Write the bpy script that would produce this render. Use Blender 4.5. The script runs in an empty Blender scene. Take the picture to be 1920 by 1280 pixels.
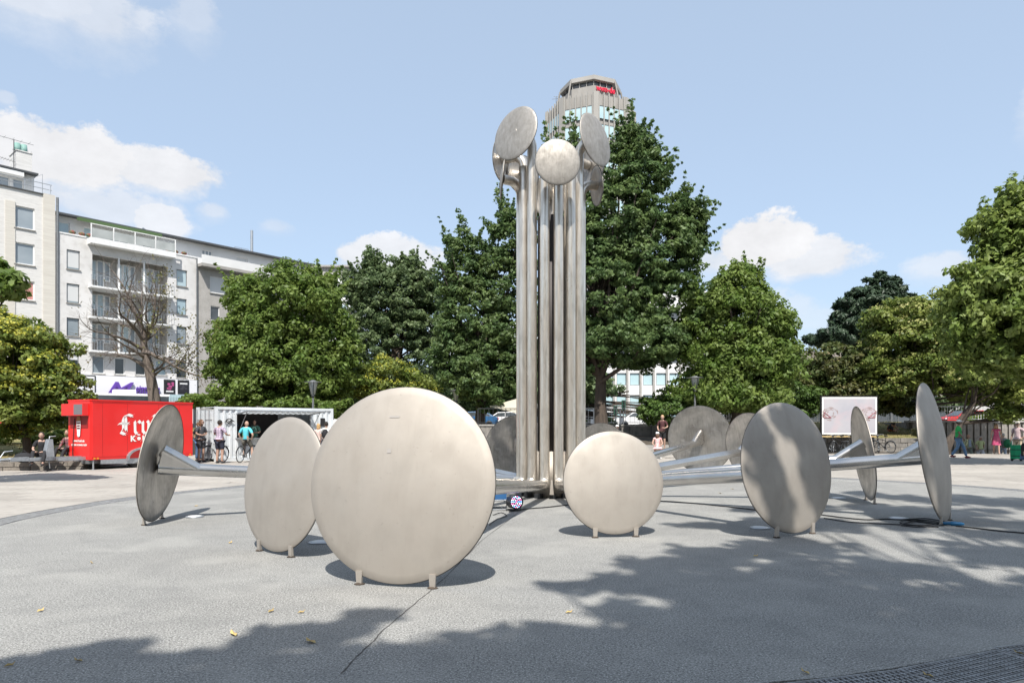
import bpy, bmesh, math, random
import numpy as np
from math import sin, cos, pi, radians as R, atan2, sqrt, hypot
from mathutils import Vector as V, Matrix as M, noise as mnoise
SC = bpy.context.scene
COL = SC.collection
random.seed(7); RNG = np.random.default_rng(7)

# ------------------------------------------------------------------ camera
FP, HZ, CX, EYE = 1280.0, 797.0, 960.0, 1.6      # focal length in photo pixels, horizon row, centre column, eye height
cam = bpy.data.objects.new('camera', bpy.data.cameras.new('camera'))
COL.objects.link(cam); SC.camera = cam
cam.location = (0, 0, EYE); cam.rotation_euler = (R(90), 0, 0)
cam.data.sensor_width = 36; cam.data.lens = 24; cam.data.shift_y = (HZ - 640) / 1920
cam.data.clip_start = .1; cam.data.clip_end = 5000

# ------------------------------------------------------------------ sky, sun, exposure
SUN_EL, SUN_AZ = 54.0, -2.0            # the sun stands high behind the camera
sd = V((sin(R(SUN_AZ)) * cos(R(SUN_EL)), cos(R(SUN_AZ)) * cos(R(SUN_EL)), -sin(R(SUN_EL))))   # light travels along sd
W = bpy.data.worlds.new('World'); SC.world = W; W.use_nodes = True
nt = W.node_tree; nt.nodes.clear(); L = nt.links
def wn(t, **k):
    n = nt.nodes.new(t)
    for a, b in k.items(): setattr(n, a, b)
    return n
def wmath(op, a, b=None, c=None):
    n = wn('ShaderNodeMath', operation=op)
    for i, x in enumerate((a, b, c)):
        if x is None: continue
        if isinstance(x, (int, float)): n.inputs[i].default_value = x
        else: L.new(x, n.inputs[i])
    return n.outputs[0]
sky = wn('ShaderNodeTexSky', sky_type='NISHITA'); sky.sun_disc = False
sky.sun_elevation = R(SUN_EL); sky.sun_rotation = atan2(-sd.x, -sd.y)
sky.altitude = 50; sky.air_density = 1.0; sky.dust_density = 1.6; sky.ozone_density = 1.6
bg = wn('ShaderNodeBackground'); bg.inputs[1].default_value = 0.145
gam = wn('ShaderNodeMixRGB', blend_type='MIX'); gam.inputs[0].default_value = .6
gam.inputs[2].default_value = (3.05, 3.72, 4.55, 1)
L.new(sky.outputs[0], gam.inputs[1]); L.new(gam.outputs[0], bg.inputs[0])
tc = wn('ShaderNodeTexCoord'); sep = wn('ShaderNodeSeparateXYZ'); L.new(tc.outputs['Generated'], sep.inputs[0])
az = wmath('ARCTAN2', sep.outputs[0], sep.outputs[1]); el = wmath('ARCSINE', sep.outputs[2])
cmb = wn('ShaderNodeCombineXYZ'); L.new(az, cmb.inputs[0]); L.new(el, cmb.inputs[1])
n1 = wn('ShaderNodeTexNoise'); n1.inputs['Scale'].default_value = 9; n1.inputs['Detail'].default_value = 12; n1.inputs['Roughness'].default_value = .66
mp = wn('ShaderNodeMapping'); mp.inputs['Scale'].default_value = (1, 1.5, 1.0); L.new(cmb.outputs[0], mp.inputs[0]); L.new(mp.outputs[0], n1.inputs['Vector'])
nz = wmath('SUBTRACT', n1.outputs[0], .5)
def cloud(px, py, rx, ry, amt, nk=2.4, flat=1.0):
    a0 = math.atan((px - CX) / FP); e0 = math.atan((HZ - py) / FP * cos(a0))
    ra, re = rx / FP * cos(a0) ** 2, ry / FP * cos(a0)
    da = wmath('DIVIDE', wmath('SUBTRACT', az, a0), ra); de = wmath('DIVIDE', wmath('SUBTRACT', el, e0), re)
    d = wmath('SQRT', wmath('ADD', wmath('MULTIPLY', da, da), wmath('MULTIPLY', de, de)))
    v = wmath('ADD', wmath('SUBTRACT', 1.0, d), wmath('MULTIPLY', nz, nk))
    # crisp tops, soft bases
    soft = wmath('ADD', wmath('MULTIPLY', de, 2.6), 3.4 if amt > .7 else 1.3)
    soft = wmath('MAXIMUM', soft, .8 if amt > .7 else .6)
    return wmath('MULTIPLY', wmath('MINIMUM', wmath('MAXIMUM', wmath('MULTIPLY', v, soft), 0.0), 1.0), amt)
cl = None
for c in [(110, 300, 190, 72, .97, 2.3), (60, 280, 120, 55, .95, 2.2), (300, 325, 160, 45, .92, 2.2), (200, 405, 170, 60, .6), (60, 370, 150, 60, .7), (300, 420, 55, 35, .8), (400, 402, 38, 24, .45),
          (60, 10, 200, 70, .55, 2.6), (190, 55, 130, 70, .5, 2.6), (365, 45, 55, 55, .3, 3.2), (730, 490, 120, 42, .85), (1420, 465, 110, 62, .98, 2.3), (1520, 490, 110, 45, .85, 2.2), (1340, 500, 80, 45, .7, 2.2), (1405, 600, 210, 60, .35),
          (1780, 510, 90, 40, .5), (1560, 610, 160, 45, .3), (520, 430, 40, 20, .3), (10, 190, 28, 18, .35), (1960, 240, 60, 70, .25),
          (-700, 420, 500, 130, .9), (2700, 500, 500, 110, .9)]:
    o = cloud(*c); cl = o if cl is None else wmath('MAXIMUM', cl, o)
# clouds outside the frame: a sparse field that goes on over the rest of the sky
n2 = wn('ShaderNodeTexNoise'); n2.inputs['Scale'].default_value = 2.6; n2.inputs['Detail'].default_value = 8
L.new(tc.outputs['Generated'], n2.inputs['Vector'])
beh = wmath('MINIMUM', wmath('MAXIMUM', wmath('MULTIPLY', wmath('SUBTRACT', .55, sep.outputs[1]), 4.0), 0.0), 1.0)
rest = wmath('MULTIPLY', wmath('MINIMUM', wmath('MAXIMUM', wmath('MULTIPLY', wmath('SUBTRACT', n2.outputs[0], .53), 7.0), 0.0), 1.0), beh)
cl = wmath('MAXIMUM', cl, wmath('MULTIPLY', rest, .8))
bg2 = wn('ShaderNodeBackground'); bg2.inputs[0].default_value = (.93, .93, .95, 1); bg2.inputs[1].default_value = .86
shade = wn('ShaderNodeMapRange'); L.new(n1.outputs[0], shade.inputs[0]); shade.inputs[1].default_value = .3; shade.inputs[2].default_value = .7
shade.inputs[3].default_value = .60; shade.inputs[4].default_value = .76; L.new(shade.outputs[0], bg2.inputs[1])
mx = wn('ShaderNodeMixShader'); L.new(cl, mx.inputs[0]); L.new(bg.outputs[0], mx.inputs[1]); L.new(bg2.outputs[0], mx.inputs[2])
wo = wn('ShaderNodeOutputWorld'); L.new(mx.outputs[0], wo.inputs[0])

sl = bpy.data.lights.new('sun', 'SUN'); sl.energy = 5.0; sl.angle = R(.53); sl.color = (1, .955, .89)
so = bpy.data.objects.new('sun', sl); COL.objects.link(so); so.rotation_euler = sd.to_track_quat('-Z', 'Y').to_euler(); so.location = (0, -20, 40)
SC.view_settings.view_transform = 'Standard'; SC.view_settings.look = 'None'; SC.view_settings.gamma = 1
SC.view_settings.use_curve_mapping = False; SC.view_settings.exposure = 0.5
SC.cycles.max_bounces = 8; SC.cycles.transparent_max_bounces = 8; SC.cycles.use_denoising = True

# ------------------------------------------------------------------ materials
MATS = {}
def mat(name, c1, c2=None, rough=.7, metal=0.0, scale=6.0, stretch=(1, 1, 1), bump=0.0, bscale=None, c3=None, s3=40.0, f3=.5, trans=0.0, emit=0.0, spec=.5, island=0.0, coat=0.0, rvar=0.0, lo=.35, hi=.65, coord='Object', orand=0.0):
    if name in MATS: return MATS[name]
    m = bpy.data.materials.new(name); m.use_nodes = True; t = m.node_tree; b = t.nodes['Principled BSDF']; K = t.links
    b.inputs['Roughness'].default_value = rough; b.inputs['Metallic'].default_value = metal
    b.inputs['Specular IOR Level'].default_value = spec; b.inputs['Coat Weight'].default_value = coat
    b.inputs['Base Color'].default_value = (*c1, 1)
    tcn = t.nodes.new('ShaderNodeTexCoord'); mpn = t.nodes.new('ShaderNodeMapping'); mpn.inputs['Scale'].default_value = stretch
    if coord == 'World':
        gw = t.nodes.new('ShaderNodeNewGeometry'); K.new(gw.outputs['Position'], mpn.inputs[0])
    else: K.new(tcn.outputs[coord], mpn.inputs[0])
    def noi(s, d=5):
        n = t.nodes.new('ShaderNodeTexNoise'); n.inputs['Scale'].default_value = s; n.inputs['Detail'].default_value = d; K.new(mpn.outputs[0], n.inputs['Vector']); return n
    col = None
    if c2:
        n = noi(scale); mr = t.nodes.new('ShaderNodeMapRange'); K.new(n.outputs[0], mr.inputs[0]); mr.inputs[1].default_value = lo; mr.inputs[2].default_value = hi
        mixn = t.nodes.new('ShaderNodeMixRGB'); K.new(mr.outputs[0], mixn.inputs[0]); mixn.inputs[1].default_value = (*c1, 1); mixn.inputs[2].default_value = (*c2, 1)
        col = mixn.outputs[0]
        if rvar:
            mr2 = t.nodes.new('ShaderNodeMapRange'); K.new(n.outputs[0], mr2.inputs[0]); mr2.inputs[1].default_value = .3; mr2.inputs[2].default_value = .7
            mr2.inputs[3].default_value = rough - rvar; mr2.inputs[4].default_value = rough + rvar; K.new(mr2.outputs[0], b.inputs['Roughness'])
    if c3:
        n = noi(s3, 3); mr = t.nodes.new('ShaderNodeMapRange'); K.new(n.outputs[0], mr.inputs[0]); mr.inputs[1].default_value = .5; mr.inputs[2].default_value = .68; mr.inputs[4].default_value = f3
        mixn = t.nodes.new('ShaderNodeMixRGB'); K.new(mr.outputs[0], mixn.inputs[0]); mixn.inputs[2].default_value = (*c3, 1)
        if col: K.new(col, mixn.inputs[1])
        else: mixn.inputs[1].default_value = (*c1, 1)
        col = mixn.outputs[0]
    if island:
        g = t.nodes.new('ShaderNodeNewGeometry'); hs = t.nodes.new('ShaderNodeHueSaturation')
        mr = t.nodes.new('ShaderNodeMapRange'); K.new(g.outputs['Random Per Island'], mr.inputs[0]); mr.inputs[3].default_value = 1 - island; mr.inputs[4].default_value = 1 + island
        K.new(mr.outputs[0], hs.inputs['Value'])
        if col: K.new(col, hs.inputs['Color'])
        else: hs.inputs['Color'].default_value = (*c1, 1)
        col = hs.outputs[0]
    if orand:
        oi = t.nodes.new('ShaderNodeObjectInfo'); hs = t.nodes.new('ShaderNodeHueSaturation'); mr = t.nodes.new('ShaderNodeMapRange')
        K.new(oi.outputs['Random'], mr.inputs[0]); mr.inputs[3].default_value = 1 - orand; mr.inputs[4].default_value = 1 + orand
        K.new(mr.outputs[0], hs.inputs['Value']); K.new(col, hs.inputs['Color']) if col else None; col = hs.outputs[0]
    if col: K.new(col, b.inputs['Base Color'])
    if bump:
        n = noi(bscale or scale * 3, 6); bp = t.nodes.new('ShaderNodeBump'); bp.inputs['Strength'].default_value = bump; bp.inputs['Distance'].default_value = .02
        K.new(n.outputs[0], bp.inputs['Height']); K.new(bp.outputs[0], b.inputs['Normal'])
    if emit:
        b.inputs['Emission Color'].default_value = (*c1, 1); b.inputs['Emission Strength'].default_value = emit
    if trans:
        tr = t.nodes.new('ShaderNodeBsdfTranslucent'); ms = t.nodes.new('ShaderNodeMixShader'); ms.inputs[0].default_value = trans
        if col: K.new(col, tr.inputs[0])
        else: tr.inputs[0].default_value = (*c1, 1)
        K.new(b.outputs[0], ms.inputs[1]); K.new(tr.outputs[0], ms.inputs[2]); K.new(ms.outputs[0], t.nodes['Material Output'].inputs[0])
    MATS[name] = m; return m

m_disc = mat('brushed steel disc', (.455, .418, .372), (.40, .366, .325), rough=.66, metal=.62, scale=2.2, stretch=(1, 1, .8), c3=(.42, .39, .35), s3=7, f3=.34, rvar=.07, lo=.3, hi=.7, bump=.03, bscale=4)
m_disctop = mat('weathered steel disc', (.46, .43, .39), (.36, .34, .31), rough=.6, metal=.72, scale=5, stretch=(1.6, 1.6, .5), c3=(.33, .31, .28), s3=14, f3=.55, rvar=.06)
m_discback = mat('scuffed steel dish', (.56, .53, .49), (.36, .34, .315), rough=.40, metal=.88, scale=2.6, stretch=(1, 1, .7), c3=(.66, .63, .6), s3=5.5, f3=.5, rvar=.12)
m_pipe = mat('stained steel pipe', (.82, .77, .69), (.66, .60, .52), rough=.33, metal=.82, scale=3.2, stretch=(1.8, 1.8, .3), c3=(.42, .37, .31), s3=8, f3=.45, rvar=.06)
m_arm = mat('polished steel arm', (.66, .64, .61), (.55, .53, .505), rough=.25, metal=.95, scale=1.5, rvar=.03)
m_asph = mat('asphalt', (.268, .265, .249), (.218, .216, .204), rough=.95, scale=.42, c3=(.11, .11, .108), s3=80, f3=.95, bump=0, spec=.25)
m_pave = mat('sandstone slab', (.355, .33, .295), (.295, .272, .242), rough=.85, scale=.45, c3=(.22, .20, .178), s3=6, f3=.45, bump=.1, bscale=40, coord='World', orand=.09)
m_pavew = mat('sandstone paving', (.355, .33, .295), (.295, .272, .242), rough=.85, scale=.45, c3=(.22, .20, .178), s3=6, f3=.45, bump=.1, bscale=40, island=.09)
m_joint = mat('mortar bed', (.12, .105, .09), (.09, .08, .07), rough=.95, scale=3)
m_conc = mat('pale concrete', (.36, .345, .32), (.29, .28, .26), rough=.88, scale=2.2, c3=(.20, .19, .175), s3=24, f3=.5, bump=.2, bscale=60)
m_wallc = mat('weathered concrete', (.27, .25, .225), (.17, .16, .145), rough=.92, scale=1.5, stretch=(1, 1, .4), c3=(.10, .095, .09), s3=6, f3=.5, bump=.2, bscale=30)
m_stone = mat('rough stone block', (.21, .185, .155), (.13, .115, .10), rough=.95, scale=3, c3=(.28, .25, .21), s3=18, f3=.5, bump=.5, bscale=20)
m_lawn = mat('dry lawn', (.25, .20, .10), (.13, .14, .055), rough=1, scale=.8, c3=(.33, .27, .15), s3=6, f3=.5, bump=.6, bscale=50, spec=.1)
m_blade = mat('dry grass blade', (.30, .25, .12), (.12, .15, .045), rough=.9, scale=1.2, island=.3, spec=.1)
m_grate = mat('galvanised grating', (.42, .43, .44), (.30, .30, .30), rough=.6, metal=.4, scale=9)
m_black = mat('black rubber', (.012, .012, .013), rough=.55)
m_dark = mat('dark metal', (.04, .042, .045), rough=.5, metal=.4)
m_grey = mat('grey painted metal', (.22, .23, .235), (.17, .175, .18), rough=.45, metal=.5, scale=9)
m_galv = mat('galvanised steel', (.46, .48, .50), (.36, .38, .40), rough=.42, metal=.7, scale=9)
m_white = mat('white paint', (.76, .76, .75), (.68, .68, .67), rough=.5, scale=4)
m_bark = mat('bark', (.085, .065, .05), (.045, .035, .028), rough=.95, scale=5, stretch=(1.5, 1.5, .3), bump=.8, bscale=14)
m_barkd = mat('grey bark', (.16, .13, .11), (.085, .07, .06), rough=.95, scale=6, stretch=(1.5, 1.5, .3), bump=.6, bscale=14)
m_street = mat('street asphalt', (.11, .11, .11), (.085, .085, .085), rough=.95, scale=1)
m_glass = mat('window glass', (.30, .34, .37), (.20, .24, .27), rough=.12, scale=.35, spec=.8)
m_glassd = mat('dark window glass', (.035, .045, .05), (.08, .09, .10), rough=.1, scale=.5, spec=.8)
m_glassb = mat('bright window glass', (.42, .52, .55), (.30, .40, .45), rough=.15, scale=.2, spec=.8)
m_curt = mat('pink curtain glass', (.55, .27, .24), (.42, .2, .18), rough=.3, scale=3, stretch=(4, 4, .2))

def streaks(m, amt=.22, sc=(9, .9, 1), spots=True):
    # rain streaks, faint ring-shaped grinding marks and small scuffs worked into the steel colour and gloss
    t = m.node_tree; b = t.nodes['Principled BSDF']; K = t.links; src = b.inputs['Base Color'].links[0].from_socket
    tcn = t.nodes.new('ShaderNodeTexCoord'); oi = t.nodes.new('ShaderNodeObjectInfo'); ad = t.nodes.new('ShaderNodeVectorMath'); ad.operation = 'ADD'
    ml = t.nodes.new('ShaderNodeMath'); ml.operation = 'MULTIPLY'; ml.inputs[1].default_value = 40; K.new(oi.outputs['Random'], ml.inputs[0])
    cb = t.nodes.new('ShaderNodeCombineXYZ'); K.new(ml.outputs[0], cb.inputs[0]); K.new(tcn.outputs['Object'], ad.inputs[0]); K.new(cb.outputs[0], ad.inputs[1])
    prev = src
    for (scl, s, lo, hi, f) in ((sc, 3.0, .48, .72, amt), ((1, 1, 1), 1.6, .50, .64, amt * .8), ((30, 2.2, 1), 2.0, .60, .72, amt * .7), ((1, 1, 1), 26, .66, .72, amt * 1.8 if spots else 0)):
        mp_ = t.nodes.new('ShaderNodeMapping'); mp_.inputs['Scale'].default_value = scl; K.new(ad.outputs[0], mp_.inputs[0])
        n = t.nodes.new('ShaderNodeTexNoise'); n.inputs['Scale'].default_value = s; n.inputs['Detail'].default_value = 6; n.inputs['Distortion'].default_value = .3; K.new(mp_.outputs[0], n.inputs['Vector'])
        mr = t.nodes.new('ShaderNodeMapRange'); K.new(n.outputs[0], mr.inputs[0]); mr.inputs[1].default_value = lo; mr.inputs[2].default_value = hi; mr.inputs[4].default_value = f
        mxn = t.nodes.new('ShaderNodeMixRGB'); mxn.blend_type = 'MULTIPLY'; K.new(mr.outputs[0], mxn.inputs[0]); K.new(prev, mxn.inputs[1]); mxn.inputs[2].default_value = (.38, .36, .33, 1); prev = mxn.outputs[0]
    K.new(prev, b.inputs['Base Color'])
def grain(m):
    t = m.node_tree; b = t.nodes['Principled BSDF']; K = t.links; prev = b.inputs['Base Color'].links[0].from_socket
    tcn = t.nodes.new('ShaderNodeTexCoord')
    for (s, lo, hi, f, c) in ((75, .52, .62, .7, (.50, .50, .48)), (55, .54, .62, .7, (.075, .075, .075)), (2.6, .5, .68, .35, (.17, .17, .165)), (.9, .52, .64, .28, (.36, .355, .33))):
        n = t.nodes.new('ShaderNodeTexNoise'); n.inputs['Scale'].default_value = s; n.inputs['Detail'].default_value = 4; K.new(tcn.outputs['Object'], n.inputs['Vector'])
        mr = t.nodes.new('ShaderNodeMapRange'); K.new(n.outputs[0], mr.inputs[0]); mr.inputs[1].default_value = lo; mr.inputs[2].default_value = hi; mr.inputs[4].default_value = f
        mxn = t.nodes.new('ShaderNodeMixRGB'); K.new(mr.outputs[0], mxn.inputs[0]); K.new(prev, mxn.inputs[1]); mxn.inputs[2].default_value = (*c, 1); prev = mxn.outputs[0]
    K.new(prev, b.inputs['Base Color'])
grain(m_asph)
streaks(m_disc, .11, (2.2, .7, 1)); streaks(m_disctop, .30, (12, 1.4, 1)); streaks(m_discback, .4); streaks(m_pipe, .24, (9, 9, .5))
# ------------------------------------------------------------------ helpers
class MB:
    def __init__(s): s.v = []; s.f = []; s.sm = []
    def add(s, vs, fs, smooth=False):
        o = len(s.v); s.v += [tuple(p) for p in vs]; s.f += [tuple(i + o for i in f) for f in fs]; s.sm += [smooth] * len(fs); return s
    def box(s, c, d, rot=None):
        hx, hy, hz = d[0] / 2, d[1] / 2, d[2] / 2
        vs = [V((x, y, z)) for x in (-hx, hx) for y in (-hy, hy) for z in (-hz, hz)]
        if rot is not None: vs = [rot @ p for p in vs]
        c = V(c); return s.add([p + c for p in vs], [(0, 1, 3, 2), (4, 6, 7, 5), (0, 4, 5, 1), (2, 3, 7, 6), (0, 2, 6, 4), (1, 5, 7, 3)])
    def b(s, x0, x1, y0, y1, z0, z1): return s.box(((x0 + x1) / 2, (y0 + y1) / 2, (z0 + z1) / 2), (abs(x1 - x0), abs(y1 - y0), abs(z1 - z0)))
    def tube(s, pts, r, n=8, cap=True, smooth=True):
        pts = [V(p) for p in pts]; rs = r if isinstance(r, (list, tuple)) else [r] * len(pts)
        rings = []; up = None
        for i, p in enumerate(pts):
            t = (pts[min(i + 1, len(pts) - 1)] - pts[max(i - 1, 0)]).normalized()
            if up is None: up = V((0, 0, 1)) if abs(t.z) < .9 else V((1, 0, 0))
            a = t.cross(up)
            if a.length < 1e-4: a = t.cross(V((0, 1, 0)))
            a.normalize(); bb = a.cross(t).normalized(); up = bb
            k = 1.0
            rings.append([p + (a * cos(2 * pi * j / n) + bb * sin(2 * pi * j / n)) * rs[i] * k for j in range(n)])
        vs = [q for rg in rings for q in rg]
        fs = [(i * n + j, i * n + (j + 1) % n, (i + 1) * n + (j + 1) % n, (i + 1) * n + j) for i in range(len(pts) - 1) for j in range(n)]
        s.add(vs, fs, smooth)
        if cap: s.add(rings[0], [tuple(range(n))]); s.add(rings[-1], [tuple(range(n))[::-1]])
        return s
    def lathe(s, prof, n=16, mtx=None, smooth=True, cap=True):
        # prof: list of (r, z)
        vs = []; fs = []
        for (r, z) in prof:
            for j in range(n): vs.append(V((r * cos(2 * pi * j / n), r * sin(2 * pi * j / n), z)))
        for i in range(len(prof) - 1):
            for j in range(n): fs.append((i * n + j, i * n + (j + 1) % n, (i + 1) * n + (j + 1) % n, (i + 1) * n + j))
        if cap and prof[0][0] > 1e-6: fs.append(tuple(range(n))[::-1])
        if cap and prof[-1][0] > 1e-6: fs.append(tuple((len(prof) - 1) * n + j for j in range(n)))
        if mtx is not None: vs = [mtx @ p for p in vs]
        return s.add(vs, fs, smooth)
    def ell(s, c, r, n=10, m=7, rot=None):
        vs = []; c = V(c)
        for i in range(m + 1):
            a = pi * i / m
            for j in range(n):
                p = V((r[0] * sin(a) * cos(2 * pi * j / n), r[1] * sin(a) * sin(2 * pi * j / n), r[2] * cos(a)))
                if rot is not None: p = rot @ p
                vs.append(p + c)
        fs = [(i * n + j, (i + 1) * n + j, (i + 1) * n + (j + 1) % n, i * n + (j + 1) % n) for i in range(m) for j in range(n)]
        return s.add(vs, fs, True)
    def prism(s, poly, z0, z1):
        n = len(poly); return s.add([(p[0], p[1], z0) for p in poly] + [(p[0], p[1], z1) for p in poly],
            [tuple(range(n))[::-1], tuple(range(n, 2 * n))] + [(i, (i + 1) % n, (i + 1) % n + n, i + n) for i in range(n)])
    def prismxz(s, poly, y0, y1):
        n = len(poly); return s.add([(p[0], y0, p[1]) for p in poly] + [(p[0], y1, p[1]) for p in poly],
            [tuple(range(n)), tuple(range(n, 2 * n))[::-1]] + [(i, i + n, (i + 1) % n + n, (i + 1) % n) for i in range(n)])
    def mesh(s, name, m):
        me = bpy.data.meshes.new(name); me.from_pydata([tuple(p) for p in s.v], [], s.f); me.materials.append(m)
        me.polygons.foreach_set('use_smooth', s.sm); me.validate(); me.update(); return me
    def build(s, name, m, parent=None, label=None, loc=None, kind=None):
        o = bpy.data.objects.new(name, s.mesh(name, m)); COL.objects.link(o)
        if parent is not None: o.parent = parent
        if label: o['label'] = label
        if loc is not None: o.location = loc
        if kind: o['kind'] = kind
        return o
def thing(name, label, cat, loc=(0, 0, 0), rz=0, group=None):
    o = bpy.data.objects.new(name, None); COL.objects.link(o); o.empty_display_size = .2
    o.location = loc; o.rotation_euler = (0, 0, rz); o['label'] = label; o['category'] = cat
    if group: o['group'] = group
    return o
def tag(o, label, cat, group=None):
    o['label'] = label; o['category'] = cat
    if group: o['group'] = group
    return o
def struct(name, mb, m): return mb.build(name, m, kind='structure')
def link(name, me, parent=None, loc=(0, 0, 0), rz=0):
    o = bpy.data.objects.new(name, me); COL.objects.link(o); o.location = loc; o.rotation_euler = (0, 0, rz)
    if parent is not None: o.parent = parent
    return o
def copy_tree(o, parent=None, **k):
    c = o.copy(); COL.objects.link(c); c.parent = parent
    for a, b in k.items(): c[a] = b
    for ch in list(o.children): copy_tree(ch, c)
    return c
def at(px, py, d): return V(((px - CX) / FP * d, d, EYE + (HZ - py) / FP * d))
def gp(px, py, z=0.0):
    d = (EYE - z) * FP / (py - HZ); return V(((px - CX) / FP * d, d, z))
def text_mesh(txt, size, m, name, parent, loc, rot, ext=.01, shear=0.0, off=0.0, sx=1.0, align='LEFT'):
    cu = bpy.data.curves.new('t', 'FONT'); cu.body = txt; cu.size = size; cu.extrude = ext; cu.shear = shear; cu.offset = off; cu.align_x = align
    ob = bpy.data.objects.new('t', cu); COL.objects.link(ob)
    dg = bpy.context.evaluated_depsgraph_get(); me = bpy.data.meshes.new_from_object(ob.evaluated_get(dg)); bpy.data.objects.remove(ob)
    me.materials.clear(); me.materials.append(m)
    o = bpy.data.objects.new(name, me); COL.objects.link(o); o.parent = parent; o.location = loc; o.rotation_euler = rot; o.scale = (sx, 1, 1)
    return o
# ------------------------------------------------------------------ ground, basin, paving
BC = (1.5, 14.3)
TAB = [(-180, 9.75), (-160.6, 10.25), (-135, 11.2), (-115, 11.6), (-102, 10.85), (-90, 10.06), (-76.2, 9.55), (-60, 9.6), (-30, 10.5), (11.4, 11.1), (37.4, 10.2), (90, 9.2), (130, 9.0), (158.8, 9.1), (180, 9.75)]
def brad(deg):
    deg = (deg + 180) % 360 - 180
    for (a, r0), (b, r1) in zip(TAB, TAB[1:]):
        if a <= deg <= b:
            t = (deg - a) / (b - a); t = t * t * (3 - 2 * t) * .35 + t * .65; return r0 + (r1 - r0) * t
    return 10
def bpt(deg, off=0.0, z=0.0):
    r = brad(deg) + off; return (BC[0] + r * cos(R(deg)), BC[1] + r * sin(R(deg)), z)
HOLE = (26.2, 40.5, 38.7, 46.0)         # stairwell down to the passage: x0 x1 y0 y1
g = MB()
xs = [-700, HOLE[0], HOLE[1], 700]; ys = [-200, HOLE[2], HOLE[3], 1600]
for i in range(3):
    for j in range(3):
        if (i, j) != (1, 1): g.add([(xs[i], ys[j], -.045), (xs[i + 1], ys[j], -.045), (xs[i + 1], ys[j + 1], -.045), (xs[i], ys[j + 1], -.045)], [(0, 1, 2, 3)])
struct('ground', g, m_joint)
g = MB(); g.b(HOLE[0] - .3, HOLE[1] + .3, HOLE[2] - .3, HOLE[3] + .3, -.85, -.68)
g.b(HOLE[0] - .3, HOLE[0], HOLE[2] - .3, HOLE[3], -.68, -.05); g.b(HOLE[0], HOLE[1], HOLE[2] - .3, HOLE[2], -.68, -.05)
struct('passage_floor', g, m_conc)
ring = [bpt(a)[:2] for a in range(-180, 180, 3)]
g = MB(); g.prism(ring, -.044, 0.0); struct('basin_floor', g, m_asph)
# cracks in the asphalt
def ribbon(mb, pts, w, z=.004):
    for i in range(len(pts) - 1):
        a, b = V(pts[i]), V(pts[i + 1]); d = (b - a).normalized(); n = V((-d.y, d.x, 0)); w0 = w * random.uniform(.5, 1.3); w1 = w * random.uniform(.5, 1.3)
        mb.add([a + n * w0, a - n * w0, b - n * w1, b + n * w1], [(0, 1, 2, 3)])
def crack(px, n, w, jit):
    pts = []
    P = [gp(*p) for p in px]
    for a, b in zip(P, P[1:]):
        for k in range(n): p = a.lerp(b, k / n); pts.append(V((p.x + random.uniform(-jit, jit), p.y + random.uniform(-jit, jit), .004)))
    pts.append(V((P[-1].x, P[-1].y, .004))); return pts
g = MB()
for pts, w in [(crack([(640, 1262), (720, 1180), (822, 1094), (905, 1012), (985, 950), (1032, 928)], 14, 2, .007), .0045),
               (crack([(1728, 1046), (1800, 1058), (1905, 1072)], 12, 2, .02), .004), (crack([(20, 1066), (120, 1050)], 10, 2, .02), .003)]:
    for i in range(len(pts)): pts[i].z = .004
    ribbon(g, pts, w)
struct('asphalt_crack', g, mat('crack filler', (.07, .065, .06), rough=1))
# drainage channel of grating panels round the basin
ch = thing('drainage_channel', 'ring of steel grating panels around the edge of the grey asphalt circle', 'drain', (BC[0], BC[1], 0))
gm = MB()
GW, GL = .43, .985
for i in range(25): gm.box((-GL / 2 + .01 + i * (GL - .02) / 24, 0, -.009), (.007, GW - .01, .016))
for i in range(9): gm.box((0, -GW / 2 + .012 + i * (GW - .024) / 8, -.008), (GL - .012, .006, .014))
for y in (-GW / 2 + .004, GW / 2 - .004): gm.box((0, y, -.014), (GL, .008, .034))
for x in (-GL / 2 + .004, GL / 2 - .004): gm.box((x, 0, -.0145), (.008, GW - .018, .033))
gme = gm.mesh('grating_panel', m_grate)
# walk the edge and set panels by arc length
pts = [V(bpt(a / 4, .235)) for a in range(-720, 721)]
acc = 0; nxt = .5; cum = [0]
for a, b in zip(pts, pts[1:]): cum.append(cum[-1] + (b - a).length)
k = 0
while nxt < cum[-1] - .3:
    while cum[k + 1] < nxt: k += 1
    a, b = pts[k], pts[k + 1]; p = a.lerp(b, (nxt - cum[k]) / (cum[k + 1] - cum[k])); d = b - a
    link('grating_panel', gme, ch, (p.x - BC[0], p.y - BC[1], 0.0), atan2(d.y, d.x)); nxt += .99
g = MB()
def ringstrip(mb, o0, o1, z, zb=None, step=2):
    n = 360 // step
    A = [bpt(-180 + i * step, o0, z) for i in range(n)]; B = [bpt(-180 + i * step, o1, z) for i in range(n)]
    mb.add(A + B, [(i, (i + 1) % n, n + (i + 1) % n, n + i) for i in range(n)])
    if zb is not None:
        for oo in (o0, o1):
            A = [bpt(-180 + i * step, oo, z) for i in range(n)]; B = [bpt(-180 + i * step, oo, zb) for i in range(n)]
            mb.add(A + B, [(i, (i + 1) % n, n + (i + 1) % n, n + i) for i in range(n)])
ringstrip(g, -.01, .48, -.0405); struct('channel_bed', g, m_black)
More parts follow.
